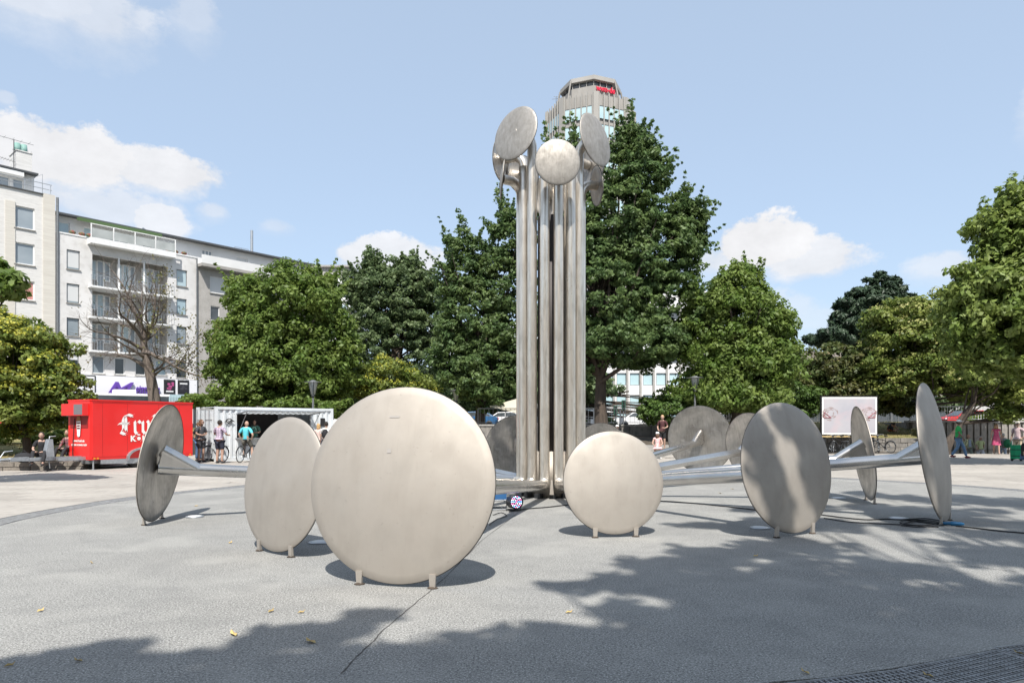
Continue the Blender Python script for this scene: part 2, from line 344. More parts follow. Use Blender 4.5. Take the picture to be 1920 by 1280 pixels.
# kerb stones outside the channel
ks = thing('stone_kerb', 'band of pale kerb stones outside the grating ring', 'kerb', (BC[0], BC[1], 0))
st = 5.2; a = -180.0; kn = 0
while a < 179.9:
    mb = MB(); A = []
    e = min(a + st, 180)
    sub = [a + .03 + (e - a - .06) * t / 3 for t in range(4)]
    P = [bpt(x, .475) for x in sub] + [bpt(x, 1.32) for x in sub[::-1]]
    mb.prism([(p[0] - BC[0], p[1] - BC[1]) for p in P], -.044, .006 if kn % 2 else .0045); mb.build('kerb_stone', m_pave, ks); a += st; kn += 1
# paving slabs: the 300 that show largest as pieces, the rest joined
cells = []
sx_, sy_ = .98, .60
ang = 0.0
for j in range(0, 50):
    y = 8.6 + j * (sy_ + .012)
    off = (j % 2) * sx_ / 2
    for i in range(-42, 42):
        x = i * (sx_ + .012) + off
        if y > 38.3: continue
        dd = hypot(x - BC[0], y - BC[1]); dg = math.degrees(atan2(y - BC[1], x - BC[0]))
        if dd < brad(dg) + .98: continue
        if abs(x) > y * .78 + 1.5 : continue
        near = min(hypot(x + sx * sx_ / 2 - BC[0], y + sy * sy_ / 2 - BC[1]) - brad(dg) for sx in (-1, 1) for sy in (-1, 1))
        if near < .5: continue
        inview = abs(x) < y * .75
        cells.append((x, y, inview))
def slab_mesh():
    mb = MB(); e = .008
    x, y = sx_ / 2, sy_ / 2
    mb.add([(-x, -y, -.04), (x, -y, -.04), (x, y, -.04), (-x, y, -.04), (-x, -y, -e), (x, -y, -e), (x, y, -e), (-x, y, -e), (-x + e, -y + e, 0), (x - e, -y + e, 0), (x - e, y - e, 0), (-x + e, y - e, 0)],
           [(0, 1, 5, 4), (1, 2, 6, 5), (2, 3, 7, 6), (3, 0, 4, 7), (4, 5, 9, 8), (5, 6, 10, 9), (6, 7, 11, 10), (7, 4, 8, 11), (8, 9, 10, 11)]); return mb
sm = slab_mesh(); sme = sm.mesh('paving_slab', m_pave)
cells.sort(key=lambda c: (not c[2], c[1]))
pv = thing('paving', 'pale sandstone slab paving around the asphalt circle', 'paving', (0, 0, 0)); pv['kind'] = 'structure'
rest = MB()
for k, (x, y, iv) in enumerate(cells):
    z = random.uniform(-.003, .002)
    if k < 300: link('paving_slab', sme, pv, (x, y, z))
    else: rest.add([(p[0] + x, p[1] + y, p[2] + z) for p in sm.v[4:]], [tuple(q - 4 for q in f) for f in sm.f[4:]])
rest.build('slab_field', m_pavew, pv, kind='stuff')
# street level beyond the sunken square
g = MB(); g.add([(-500, 48, 1.4), (500, 48, 1.4), (500, 900, 1.4), (-500, 900, 1.4)], [(0, 1, 2, 3)])
g.add([(-500, 48, 1.4), (500, 48, 1.4), (500, 48, -.04), (-500, 48, -.04)], [(3, 2, 1, 0)])
struct('street', g, m_street)
def sheet(mb, quad, nx, ny, amp):
    a, b, c, d = [V(p) for p in quad]; o = len(mb.v); vs = []
    for j in range(ny + 1):
        for i in range(nx + 1):
            p = a.lerp(b, i / nx).lerp(d.lerp(c, i / nx), j / ny); p.z += amp * mnoise.noise(p * .6); vs.append(p)
    return mb.add(vs, [(j * (nx + 1) + i, j * (nx + 1) + i + 1, (j + 1) * (nx + 1) + i + 1, (j + 1) * (nx + 1) + i) for j in range(ny) for i in range(nx)], True)
LAWNS = [((-60, 23.6, .30), (-15.9, 25.2, .30), (-18.95, 48, 1.42), (-60, 48, 1.42)),
         ((-19.0, 37.5, .02), (-2.2, 37.5, .02), (-2.2, 47.98, 1.42), (-19.0, 47.98, 1.42)),
         ((10.4, 42.3, .80), (26.1, 42.3, .80), (28.5, 50, 1.84), (10.4, 50, 1.84))]
g = MB()
for q in LAWNS: sheet(g, q, 26, 14, .07)
struct('lawn', g, m_lawn)
gr = MB()
for q, n in zip(LAWNS, (3200, 1200, 2600)):
    a, b, c, d = [V(p) for p in q]
    for _ in range(n):
        u, w = random.random(), random.random() ** 1.4
        if q is LAWNS[0]: u = 1 - random.random() ** 1.5 * .45
        p = a.lerp(b, u).lerp(d.lerp(c, u), w); p.z += .07 * mnoise.noise(p * .6)
        h = random.uniform(.05, .14); t = random.uniform(0, 6.28); e = V((cos(t), sin(t), 0)) * random.uniform(.012, .03)
        gr.add([p - e, p + e, p + V((random.uniform(-.04, .04), random.uniform(-.04, .04), h))], [(0, 1, 2)])
sw = MB(); sw.add([(-15.9, 25.2, .30), (-18.95, 48, 1.42), (-18.95, 48, -.04), (-15.9, 25.2, -.04), (-15.75, 25.2, .36), (-18.8, 48, 1.48), (-18.8, 48, -.04), (-15.75, 25.2, -.04)], [(7, 6, 5, 4), (0, 4, 5, 1), (3, 0, 4, 7)])
tag(sw.build('lawn_edge_wall', m_wallc), 'concrete edge of the raised lawn behind the red trailer', 'wall')
o = gr.build('grass', m_blade, kind='stuff'); tag(o, 'dry yellowish grass tufts on the raised lawns', 'grass')

# low stone ledge on the left, built of blocks
def blockwall(name, label, p0, p1, z0, z1, courses, bl, th, m, cap=None, grp=None, nm='stone_block'):
    p0, p1 = V((*p0, 0)), V((*p1, 0)); d = p1 - p0; ln = d.length; rz = atan2(d.y, d.x)
    t = thing(name, label, 'wall', (p0.x, p0.y, z0), rz, grp)
    h = (z1 - z0) / courses; n = max(1, round(ln / bl)); w = ln / n
    me = MB(); 
    mss = []
    for v in range(3):
        mb = MB(); mb.box((0, 0, 0), (w - .02, th, h - .018)); mb.v = [(x + random.uniform(-.008, .008), y + random.uniform(-.015, .015), z + random.uniform(-.005, .005)) for x, y, z in mb.v]; mss.append(mb.mesh(nm, m))
    for c in range(courses):
        for i in range(n):
            x = (i + .5) * w + (w * .4 if c % 2 else 0)
            if x + w / 2 > ln + .1: x = ln - w / 2 - .0
            link(nm, mss[(i * 7 + c) % 3], t, (x, random.uniform(-.012, .012) + (.02 if c % 2 else 0), h * (c + .5)))
    mb = MB(); mb.b(.02, ln - .02, -th * .4 + .03, th * .4 + .03, 0, (z1 - z0) - .02); mb.build('mortar_core', m_joint, t)
    if cap:
        mb = MB(); mb.b(-.03, ln + .03, -th / 2 - .05, th / 2 + .05, z1 - z0 + .002, z1 - z0 + cap); mb.build('coping', m_conc, t)
    return t
blockwall('stone_ledge', 'low two-course ledge of rough stone blocks behind the drawbar of the red trailer', (-26, 22.0), (-15.55, 24.9), -.04, .30, 2, .85, .5, m_stone)
blockwall('lawn_wall', 'low grey wall holding the dry lawn behind the parked bicycles', (10.4, 42.1), (26.1, 42.1), -.04, .82, 3, 1.1, .35, m_wallc)
# retaining walls
t = thing('retaining_wall', 'dark concrete retaining wall under the railing behind the steel column', 'wall', (-2.2, 44.2, -.04))
n = 9; w = 12.6 / n
pm = MB(); pm.box((0, 0, .8), (w - .03, .3, 1.6)); pme = pm.mesh('wall_panel', m_wallc)
for i in range(n): link('wall_panel', pme, t, ((i + .5) * w, random.uniform(-.008, .008), 0))
mb = MB(); mb.b(-.05, 12.65, -.22, .25, 1.602, 1.70); mb.build('coping', m_conc, t)
mb = MB(); mb.b(0, 12.6, .16, 3.8, 0, 1.59); mb.build('fill', m_wallc, t)
t = thing('tall_retaining_wall', 'ribbed concrete retaining wall behind the elderly couple on the right', 'wall', (27.0, 46.2, -.7))
rb = MB(); rb.box((0, 0, 1.25), (.34, .12, 2.5)); rb.box((.0, .11, 1.25), (.46, .1, 2.5)); rme = rb.mesh('wall_rib', m_wallc)
for i in range(44): link('wall_rib', rme, t, (.25 + i * .465, 0, 0))
mb = MB(); mb.b(-.2, 20.5, .17, 3.8, 0, 2.5); mb.build('fill', m_wallc, t)
mb = MB(); mb.b(-.25, 20.6, -.16, .4, 2.502, 2.62); mb.build('coping', m_conc, t)
# small planter wall with timber seat, by the seated woman
t = thing('timber_bench', 'low bench of timber slats in front of the dark retaining wall', 'bench', (8.6, 33.4, 0))
for i in range(4):
    mb = MB(); mb.box((0, -.2 + i * .13, .44), (3.2, .11, .04)); mb.build('slat', mat('bench timber', (.23, .13, .07), (.15, .085, .05), rough=.7, scale=3, stretch=(.3, 6, 6)), t)
for x in (-1.3, 0, 1.3):
    mb = MB(); mb.b(x - .12, x + .12, -.22, .22, 0, .415); mb.build('leg', m_conc, t)
blockwall('planter_wall', 'low pale planter wall beside the seated woman in a floral dress', (4.4, 36.5), (10.2, 36.5), -.04, .55, 2, .9, .4, m_conc)
g = MB(); sheet(g, ((4.4, 36.7, .5), (10.2, 36.7, .5), (10.2, 44, .9), (4.4, 44, .9)), 8, 6, .06); o = g.build('soil_bed', mat('garden soil', (.09, .07, .05), (.06, .05, .035), rough=1, scale=4, bump=.4), kind='structure')

# railings
def railing(label, p0, p1, z, h, sp, m, bar=.022, th=.035, grp='railings along the street edge'):
    p0, p1 = V((*p0, 0)), V((*p1, 0)); d = p1 - p0; ln = d.length
    t = thing('railing', label, 'railing', (p0.x, p0.y, z), atan2(d.y, d.x), grp)
    mb = MB(); mb.b(0, ln, -.03, .03, h - .05, h); mb.build('top_rail', m, t)
    mb = MB(); mb.b(0, ln, -.02, .02, .10, .14); mb.build('bottom_rail', m, t)
    n = round(ln / 1.9)
    pmm = MB(); pmm.box((0, 0, (h - .05) / 2), (.06, .055, h - .052)); pme = pmm.mesh('post', m)
    for i in range(n + 1): link('post', pme, t, (i * ln / n, 0, 0))
    bm = MB(); bm.box((0, 0, (.14 + h - .05) / 2), (bar, .018, h - .05 - .142)); bme = bm.mesh('bar', m)
    k = int(ln / sp)
    for i in range(k):
        x = (i + .5) * sp
        if abs((x / (ln / n)) - round(x / (ln / n))) * ln / n > .05: link('bar', bme, t, (x, 0, 0))
    return t
railing('dark railing above the retaining wall, left of the steel column', (-2.2, 44.2), (3.2, 44.2), 1.66, 1.05, .28, m_dark)
railing('white railing right of the big trunk, in front of the pale office block', (3.6, 44.2), (10.4, 44.2), 1.66, 1.05, .3, m_white)
railing('grey railing above the lawn with the lying person', (10.6, 50.2), (28.4, 50.2), 1.84, 1.05, .17, m_grey)
railing('white railing above the ribbed wall in front of parked red cars', (27.1, 46.5), (46, 46.5), 1.90, 1.0, .19, m_white)

# ------------------------------------------------------------------ the sculpture
TX, TY = .884, 15.5
SCU = thing('fountain_sculpture', 'stainless steel fountain of bundled pipes ending in round discs above and around', 'sculpture', (TX, TY, 0))
def disc_mesh(r, sag, name, mfront, thick=.03):
    # local +Z is the outward, convex face
    n = 72; K = 12
    f = MB(); prof = [(0.0001, sag)] + [(r * k / K, sag * (1 - (k / K) ** 2.0)) for k in range(1, K + 1)] + [(r + .006, -.006), (r + .004, -.016)]
    f.lathe(prof, n, cap=False); 
    bk = MB(); prof = [(r + .003, -.017)] + [(r - .012, -.020)] + [(r * k / K * .985, sag * (1 - (k / K) ** 2.0) - thick * .9) for k in range(K - 1, 0, -1)] + [(0.0001, sag - thick)]
    bk.lathe(prof, n, cap=False)
    return f, bk
m_rim = mat('dark rim seam', (.05, .048, .045), rough=.6, metal=.3)
def orient(azd, tilt):
    a, t = R(azd), R(tilt); n = V((sin(a) * cos(t), -cos(a) * cos(t), sin(t))); tt = V((cos(a), sin(a), 0)); b = n.cross(tt)
    m = M((tt, b, n)).transposed(); return m, n, tt, b
def add_disc(c, r, azd, tilt, top=False, sagk=.11, feet=False, label=None):
    m, n, tt, b = orient(azd, tilt); sag = sagk * r; c = V(c)
    f, bk = disc_mesh(r, sag, 'disc', m_disc)
    o = f.build('disc', m_disctop if top else m_disc, SCU, label); o.matrix_local = M.Translation(c - V((TX, TY, 0))) @ m.to_4x4()
    b2 = bk.build('disc_back', m_discback, o)
    rm_ = MB(); rm_.lathe([(r + .0065, -.0165), (r + .010, -.019), (r + .0065, -.024), (r - .002, -.0225)], 72, cap=False); rm_.build('disc_rim', m_rim, o)
    if feet:
        for s in (-1, 1):
            # two short feet under the rim
            ang = s * min(.42, .34 / r + .06); hh = c.z - r * cos(ang) * cos(R(tilt))
            pb = c + tt * (r * sin(ang)) - V((n.x, n.y, 0)) * 0.0
            low = V((pb.x, pb.y, 0)) + V((n.x, n.y, 0)).normalized() * (r * cos(ang) * sin(R(tilt)))
            mb = MB(); q = M.Rotation(R(azd), 3, 'Z')
            h1 = max(hh + .03, .05)
            P = [V(p) for p in [(-.026, -.010, 0), (.026, -.010, 0), (.026, .03, 0), (-.026, .03, 0), (-.036, -.010, h1), (.036, -.010, h1), (.036, .012, h1), (-.036, .012, h1)]]
            mb.add([q @ p + low for p in P], [(0, 3, 2, 1), (4, 5, 6, 7), (0, 1, 5, 4), (1, 2, 6, 5), (2, 3, 7, 6), (3, 0, 4, 7)])
            mb.v = [tuple(m.transposed() @ (V(p) - c)) for p in mb.v]
            ft = mb.build('foot', m_disc, o)
            mb = MB()
            mb.ell(q @ V((0, .01, .004)) + low, (.055, .045, .02), 9, 5); mb.v = [(x_ + random.uniform(-.006, .006), y_ + random.uniform(-.006, .006), max(z_, .001)) for x_, y_, z_ in mb.v]
            mb.v = [tuple(m.transposed() @ (V(p) - c)) for p in mb.v]
            mb.build('foot_debris', m_bark, o)
    return c, n, sag
PR, PRAD = .68, .107
PANG = [10.8, 36.5, 62.2, 87.9, 113.6, 139.4, 165, -169, -143, -117.7, -92, -66.3, -40.6, -14.9]
def ringp(deg, rr=PR): return V((TX + rr * sin(R(deg)), TY - rr * cos(R(deg)), 0))
GD = {0: ((1.47, 9.85, .78), .737, 8, 8), 1: ((4.05, 10.0, .99), .95, 29, 8), 2: ((7.01, 11.3, 1.17), 1.143, 49, 8), 3: ((7.37, 14.3, 1.02), .983, 74, 8),
      4: ((6.75, 19.2, 1.0), .96, 118, 8), 5: ((6.06, 22.0, 1.16), 1.079, 145, 8), 6: ((2.75, 21.0, .86), .82, 165, 8), 7: ((.15, 20.5, .95), .955, -172, 8),
      8: ((-3.3, 21.1, .85), .80, -143, 8), 9: ((-3.4, 18.0, .75), .70, -120, 8), 10: ((-3.7, 15.6, .72), .68, -92, 8), 11: ((-5.84, 11.35, .98), .97, -82, 8),
      12: ((-2.89, 8.57, .87), .838, -38, 8), 13: ((-1.13, 6.9, 1.01), .987, -13, 8)}
TD = {0: ((.95, 14.2, 7.07), .467, 4, -2), 12: ((.07, 14.9, 7.97), .592, -40, 8), 2: ((1.84, 15.0, 7.87), .583, 50, 8), 10: ((-.22, 15.3, 7.11), .437, -88, 6), 3: ((1.95, 15.65, 7.08), .435, 101, 6),
      9: ((-.20, 16.1, 7.86), .53, -118, 6), 5: ((1.82, 16.45, 7.86), .52, 135, 6), 8: ((.26, 16.55, 7.66), .45, -148, 6), 7: ((.95, 17.0, 7.3), .5, 178, 6)}
CAPZ = {1: 7.0, 4: 6.9, 6: 7.2, 11: 7.35, 13: 6.95}
ORG = V((TX, TY, 0))
for i, ang in enumerate(PANG):
    base = ringp(ang)
    c, r, azd, tilt = GD[i]; c, n, sag = add_disc(c, r, azd, tilt, feet=True)
    # where the arm meets the back of the dish
    _, _, tt0, bb0 = orient(azd, tilt)
    def onback(y): return c + bb0 * y + n * (sag * (1 - (y / r) ** 2) - .05)
    hub = onback(-.10)
    hd = V((hub.x - base.x, hub.y - base.y, 0)).normalized()
    rb = .17; z0 = .30
    far = hub - V((n.x, n.y, 0)) * .0
    slope = (hub.z - z0) / ((hub - base).xy.length - rb)
    path = []
    if i in TD:
        tc_, tr, taz, tt_ = TD[i]; tcv = V(tc_); _, tn, _, _ = orient(taz, tt_); tb = tcv + tn * (.11 * tr - .06)
        td = V((tb.x - base.x, tb.y - base.y, 0)); hl = td.length; tdn = td.normalized(); rr = min(.30, hl * .75)
        top = []
        if hl < .25:
            top = [base + V((0, 0, tcv.z - .05)), tb]
        else:
            for k in range(0, 9):
                a = k / 8 * pi / 2; top.append(base + tdn * (rr * (1 - cos(a))) + V((0, 0, tb.z - rr + rr * sin(a))))
            top.append(tb)
        path = top[::-1]
    else:
        path = [base + V((0, 0, CAPZ[i]))]
    zz = path[-1].z
    for k in range(1, 6): path.append(base + V((0, 0, zz + (z0 + rb + .02 - zz) * k / 6)))
    for k in range(0, 8):
        a = k / 7 * pi / 2; path.append(base + hd * (rb * (1 - cos(a))) + V((0, 0, z0 + rb - rb * sin(a) + slope * rb * (1 - cos(a)))))
    endp = V((hub.x, hub.y, hub.z)) - V((n.x, n.y, 0)) * .02
    kink = endp - hd * .62 - V((0, 0, slope * .62))
    mb = MB(); mb.tube([p - ORG for p in path], PRAD, 20); mb.build('pipe', m_pipe, SCU)
    o0 = path[-1]
    mb = MB(); mb.tube([o0 + hd * .004 + V((0, 0, slope * .004)) - ORG, endp - ORG], PRAD, 20)
    # upper mitred branch and the gusset cheeks between the two
    upe = onback(.20) - V((n.x, n.y, 0)) * .05; ps = kink + V((0, 0, 0))
    mb.tube([ps - ORG, upe - ORG], PRAD * .985, 18)
    side = V((-hd.y, hd.x, 0)) * (PRAD * .93)
    P = [kink, endp, upe]
    vs = [p + side - ORG for p in P] + [p - side - ORG for p in P]
    mb.add(vs, [(0, 1, 2), (5, 4, 3), (0, 3, 4, 1), (1, 4, 5, 2), (2, 5, 3, 0)])
    mb.build('arm', m_arm, SCU)
    if i in TD:
        add_disc(TD[i][0], TD[i][1], TD[i][2], TD[i][3], top=True)
# casing and added dark filler inside the pipes, pale plate at the foot
mb = MB(); mb.lathe([(.52, .03), (.50, 1.02)], 24); mb.build('core_casing', m_disc, SCU)
mb = MB(); mb.lathe([(.30, 1.02), (.30, 6.3)], 18); mb.build('gap_dark_column', mat('dark gap filler', (.05, .045, .045), rough=.6, metal=.5), SCU)  # dark column added so the gaps between the pipes read as shade
mb = MB()
for a in range(0, 360, 30):
    p = ringp(a, .60); mb.box((p.x - TX, p.y - TY, .05), (.14, .14, .10), M.Rotation(R(a), 3, 'Z'))
mb.build('base_clamp', m_dark, SCU)
mb = MB(); p = ringp(-2, .74); mb.prismxz([(-.045, .10), (.045, .10), (.016, .42), (-.016, .42)], -.01, .01); mb.v = [(x + p.x - TX, y + p.y - TY, z) for x, y, z in mb.v]; mb.build('wedge_plate', m_disc, SCU)
# small marks on the biggest disc
mb = MB(); cq = V((-1.13, 6.9, 1.01)); m_, n_, tt_, b_ = orient(-13, 8)
def ondisc(x, y, r, sag): return cq + tt_ * x + b_ * y + n_ * (sag * (1 - (x * x + y * y) / r / r) + .004)
for (x0, x1, y0, y1) in ((-.13, -.02, .665, .685), (-.12, -.075, .30, .345)):
    mb.add([ondisc(x, y, .987, .1086) - ORG for x, y in ((x0, y0), (x1, y0), (x1, y1), (x0, y1))], [(0, 1, 2, 3)])
mb.build('tape_mark', mat('old tape', (.34, .32, .30), rough=.8), SCU)
# recessed floor lights: flat pale discs set in the asphalt
fl = None
for k, (px, py, lab) in enumerate([(600, 1017, 'flat pale floor light in the shadow between the two big front discs'), (1425, 990, 'flat pale floor light left of the dappled disc on the right'), (1685, 972, 'flat pale floor light beside the coiled cable'),
                            (365, 969, 'flat pale floor light behind the leftmost disc'), (1572, 934, 'flat pale floor light in the shadow behind the dappled disc')]):
    p = gp(px, py)
    if fl is None:
        fl = thing('floor_light', lab, 'floor light', p, 0, 'floor lights set in the asphalt')
        mb = MB(); mb.lathe([(.155, .0), (.15, .018), (.135, .022)], 28); mb.build('rim', m_galv, fl)
        mb = MB(); mb.lathe([(.134, .015), (.10, .026), (.0001, .03)], 28); mb.build('lens', mat('frosted lens', (.62, .63, .63), rough=.4), fl)
    else:
        c = copy_tree(fl); c.location = p; c['label'] = lab
# fallen leaves
lf = mat('fallen leaf', (.46, .35, .13), (.34, .22, .09), rough=.7, scale=30, orand=.25)
for k, (px, py, lab) in enumerate([(172, 1056, 'yellow fallen leaf alone on the sunlit asphalt at left'), (432, 1018, 'small yellow leaf left of the front discs'), (508, 1147, 'curled brown leaf left of the shadow of the tree, below the biggest disc'), (565, 1149, 'upright curled leaf right of another brown one below the biggest disc'),
                            (438, 1190, 'largest yellow leaf at the edge of the tree shadow'), (583, 1204, 'long tan leaf in the tree shadow below the biggest disc'), (147, 1240, 'small brown leaf in the shadow near the lower left'), (18, 1249, 'reddish leaf in the lower left corner'), (76, 1146, 'pale thin leaf at the left of the sunlit asphalt'),
                            (1417, 1043, 'light brown leaf in front of the dappled disc'), (1067, 1149, 'round tan leaf in the shade right of the crack'), (1350, 925, 'tiny yellow leaf under the right hand arms'), (1373, 917, 'tiny yellow leaf behind the fan of arms'), (1510, 1262, 'pale leaf beside the grating at lower right'), (1740, 1268, 'greenish leaf beyond the grating'), (1910, 1226, 'green leaf lying on the grating at lower right'), (368, 949, 'leaf at the tip of the leftmost disc shadow')]):
    p = gp(px, py); s = .033 if py > 1000 else .045; a = random.uniform(0, 3.1)
    if k in (4, 5): s = .055
    mb = MB(); e = random.uniform(.3, .5)
    mb.add([(-s, 0, .004), (-s * .3, s * e, .018), (s * .5, s * e * .8, .012), (s, 0, .03), (s * .5, -s * e * .8, .006), (-s * .3, -s * e, .012), (0, 0, .004)], [(0, 6, 1), (1, 6, 2), (2, 6, 3), (3, 6, 4), (4, 6, 5), (5, 6, 0)])
    o = mb.build('fallen_leaf', lf, loc=(p.x, p.y, .004)); o.rotation_euler = (0, 0, a); tag(o, lab, 'leaf', 'fallen leaves on the asphalt')
# ------------------------------------------------------------------ buildings
FU = V((.652, .758, 0)); FO = V((-40.0, 60.0, 0)); FRZ = atan2(.758, .652)
def fz(px, py, dep=0.0):
    # point (u, z) on the facade plane set back by dep, for a place in the photo
    k = (px - CX) / FP; ox = FO.x - FU.y * dep * -1 * -1; oy = FO.y + FU.x * dep
    ox = FO.x - dep * FU.y; oy = FO.y + dep * FU.x
    u = (k * oy - ox) / (FU.x - FU.y * k); return u, EYE + (HZ - py) / FP * (oy + FU.y * u)
def wall(mb, u0, u1, z0, z1, ops, y=0.0, dep=.22):
    us = sorted({u0, u1} | {u for o in ops for u in o[:2] if u0 < u < u1}); zs = sorted({z0, z1} | {z for o in ops for z in o[2:4] if z0 < z < z1})
    for a, b in zip(us, us[1:]):
        for c, d in zip(zs, zs[1:]):
            mu, mz = (a + b) / 2, (c + d) / 2
            if any(o[0] < mu < o[1] and o[2] < mz < o[3] for o in ops): continue
            mb.add([(a, y, c), (b, y, c), (b, y, d), (a, y, d)], [(0, 1, 2, 3)])
    for o in ops:
        a, b, c, d = o[:4]
        mb.add([(a, y, c), (b, y, c), (b, y, d), (a, y, d), (a, y + dep, c), (b, y + dep, c), (b, y + dep, d), (a, y + dep, d)], [(0, 4, 5, 1), (1, 5, 6, 2), (2, 6, 7, 3), (3, 7, 4, 0)])
def window(par, u0, u1, z0, z1, y, mpane, mframe=None, mull=0, sill=True, fw=.07, blind=None):
    mframe = mframe or m_white; f = MB(); y0 = y + .10
    f.b(u0, u0 + fw, y0, y0 + .07, z0, z1); f.b(u1 - fw, u1, y0, y0 + .07, z0, z1); f.b(u0 + fw, u1 - fw, y0, y0 + .07, z0, z0 + fw); f.b(u0 + fw, u1 - fw, y0, y0 + .07, z1 - fw, z1)
    for k in range(mull):
        u = u0 + (u1 - u0) * (k + 1) / (mull + 1); f.b(u - fw * .5, u + fw * .5, y0 + .005, y0 + .065, z0 + fw, z1 - fw)
    o = f.build('window', mframe, par)
    p = MB(); p.b(u0 + fw * .5, u1 - fw * .5, y0 + .04, y0 + .06, z0 + fw * .5, z1 - fw * .5); p.build('pane', mpane, o)
    if blind:
        p = MB(); p.b(u0 + fw, u1 - fw, y0 + .012, y0 + .035, z1 - (z1 - z0) * blind, z1 - fw); p.build('blind', mat('window blind', (.55, .56, .56), rough=.7), o)
    if sill:
        p = MB(); p.b(u0 - .06, u1 + .06, y - .10, y + .1, z0 - .07, z0 - .003); p.build('sill', m_conc, o)
    return o
m_wa = mat('white brick facade', (.66, .65, .63), (.58, .57, .55), rough=.8, scale=1.1, stretch=(.6, 1, 9), c3=(.40, .385, .36), s3=3.0, f3=.45, bump=.15, bscale=12)
m_wb = mat('grey render facade', (.64, .63, .62), (.56, .55, .535), rough=.88, scale=.35, c3=(.40, .385, .36), s3=1.6, f3=.4)
m_wc = mat('pebble render facade', (.40, .38, .355), (.33, .315, .29), rough=.92, scale=1.2, c3=(.22, .21, .2), s3=9, f3=.4)
m_wcr = mat('cream brick pier', (.60, .575, .52), (.52, .49, .44), rough=.85, scale=1, stretch=(.6, 1, 10), bump=.15, bscale=12)
m_top = mat('white penthouse render', (.68, .68, .67), (.61, .61, .60), rough=.8, scale=.6)
m_roof = mat('dark roof edge', (.07, .075, .08), rough=.6)
def uz(px0, px1, py0, py1, dep=0.0):
    # window rectangle from its photo extent; its height read at the middle column
    u0, _ = fz(px0, py0, dep); u1, _ = fz(px1, py0, dep); _, zt = fz((px0 + px1) / 2, py0, dep); _, zb = fz((px0 + px1) / 2, py1, dep)
    return (u0, u1, zb, zt)
SZ = 1.4
# --- left block
B1 = thing('white_apartment_block', 'tall white brick apartment block at the left edge with square grey windows', 'building', (FO.x, FO.y, 0), FRZ)
e1 = fz(103, 400)[0]; zp = fz(90, 367)[1]
ops = [uz(27, 65, 388, 429), uz(27, 65, 456, 496), uz(27, 65, 526, 562), uz(27, 65, 596, 630), uz(27, 65, 664, 696), uz(-40, -6, 375, 417), uz(-40, -6, 444, 484), uz(-40, -6, 514, 550)]
mb = MB(); wall(mb, -14, e1 - .9, SZ, zp, ops, 0, .24); mb.build('facade_wall', m_wa, B1)
mb = MB(); mb.b(-14, e1, .245, 12, SZ, zp - .01); mb.build('building_body', m_wa, B1)
mb = MB(); mb.b(e1 - .898, e1, -.10, .24, SZ, zp + .12); mb.build('corner_pier', m_wcr, B1)
for x in (-3.4,):
    mb = MB(); mb.b(x - .35, x + .35, -.06, .02, SZ, zp - 1.1); mb.build('corner_pier', m_wcr, B1)
for k, o in enumerate(ops): window(B1, *o, 0, [m_glass, m_glass, m_curt, m_glassd, m_glassd, m_glass, m_glass, m_glass][k], blind=.16 if k == 3 else None, fw=.09)
mb = MB(); mb.b(-14.1, e1 - .9, -.12, .3, zp, zp + .08); mb.build('parapet_cap', m_roof, B1)
mb = MB(); mb.tube([(e1 + .18, -.05, SZ), (e1 + .18, -.05, zp)], .11, 8); mb.build('downpipe', m_grey, B1)
# penthouse set back
d1 = 1.6; ph = uz(-60, 66, 320, 352, d1); e2 = fz(64, 340, d1)[0]; ztop = fz(64, 331, d1)[1]
wp = [uz(-20, 18, 333, 349, d1), uz(24, 44, 339, 356, d1)]
wp = [(a, b, zp + .35, ztop - .55) for a, b, c, d in wp]
mb = MB(); wall(mb, -14, e2, zp, ztop, wp, d1, .2); mb.b(-14, e2, d1 + .21, 9, zp + .02, ztop - .01); mb.build('penthouse_wall', m_top, B1)
for o in wp: window(B1, *o, d1, m_glass, sill=False)
mb = MB(); mb.b(-14, e2 + .15, d1 - .7, 9.2, ztop + .001, ztop + .14); mb.build('roof_slab', m_roof, B1)
mb = MB(); mb.b(-14, e2 - .9, d1 - .65, d1 - .02, ztop - .42, ztop - .05); mb.build('roof_fascia', m_white, B1)
for zz in (.55, 1.0):
    mb = MB(); mb.tube([(-14, .1, zp + zz), (e1 - .2, .1, zp + zz)], .03, 6); mb.build('terrace_rail', m_galv, B1)
for k in range(8):
    mb = MB(); mb.tube([(e1 - .3 - k * 1.9, .1, zp + .05), (e1 - .3 - k * 1.9, .1, zp + 1.0)], .025, 6); mb.build('rail_post', m_galv, B1)
mb = MB(); mb.tube([(e1 - 2.2, .5, zp + .9), (e1 - .8, .5, zp + 1.9), (e1 - .8, .5, zp + .1)], .025, 6); mb.tube([(e1 - 1.5, .5, zp + 1.35), (e1 - 1.5, .5, zp + .1)], .025, 6); mb.build('stair_guard', m_galv, B1)
cu0, cu1 = fz(31, 300, 4)[0], fz(60, 300, 4)[0]; cz = fz(45, 301, 4)[1] + .75
mb = MB(); mb.b(cu0, cu1, 4, 6.2, ztop - .2, cz); mb.b(cu0 - .06, cu1 + .06, 3.94, 6.26, cz + .002, cz + .09); chm = mb.build('chimney', m_wa, B1)
for q in (-.28, .22):
    mb = MB(); mb.lathe([(.30, cz + .092), (.24, cz + .98)], 14, M.Translation(((cu0 + cu1) / 2 + q, 5, 0))); mb.build('chimney_pot', mat('verdigris copper', (.16, .30, .27), (.22, .36, .33), rough=.7, scale=3), chm)
ax = cu0 - .15
mb = MB(); az1 = fz(33, 262, 4)[1]
mb.tube([(ax, 4.2, ztop), (ax, 4.2, az1)], .035, 6)
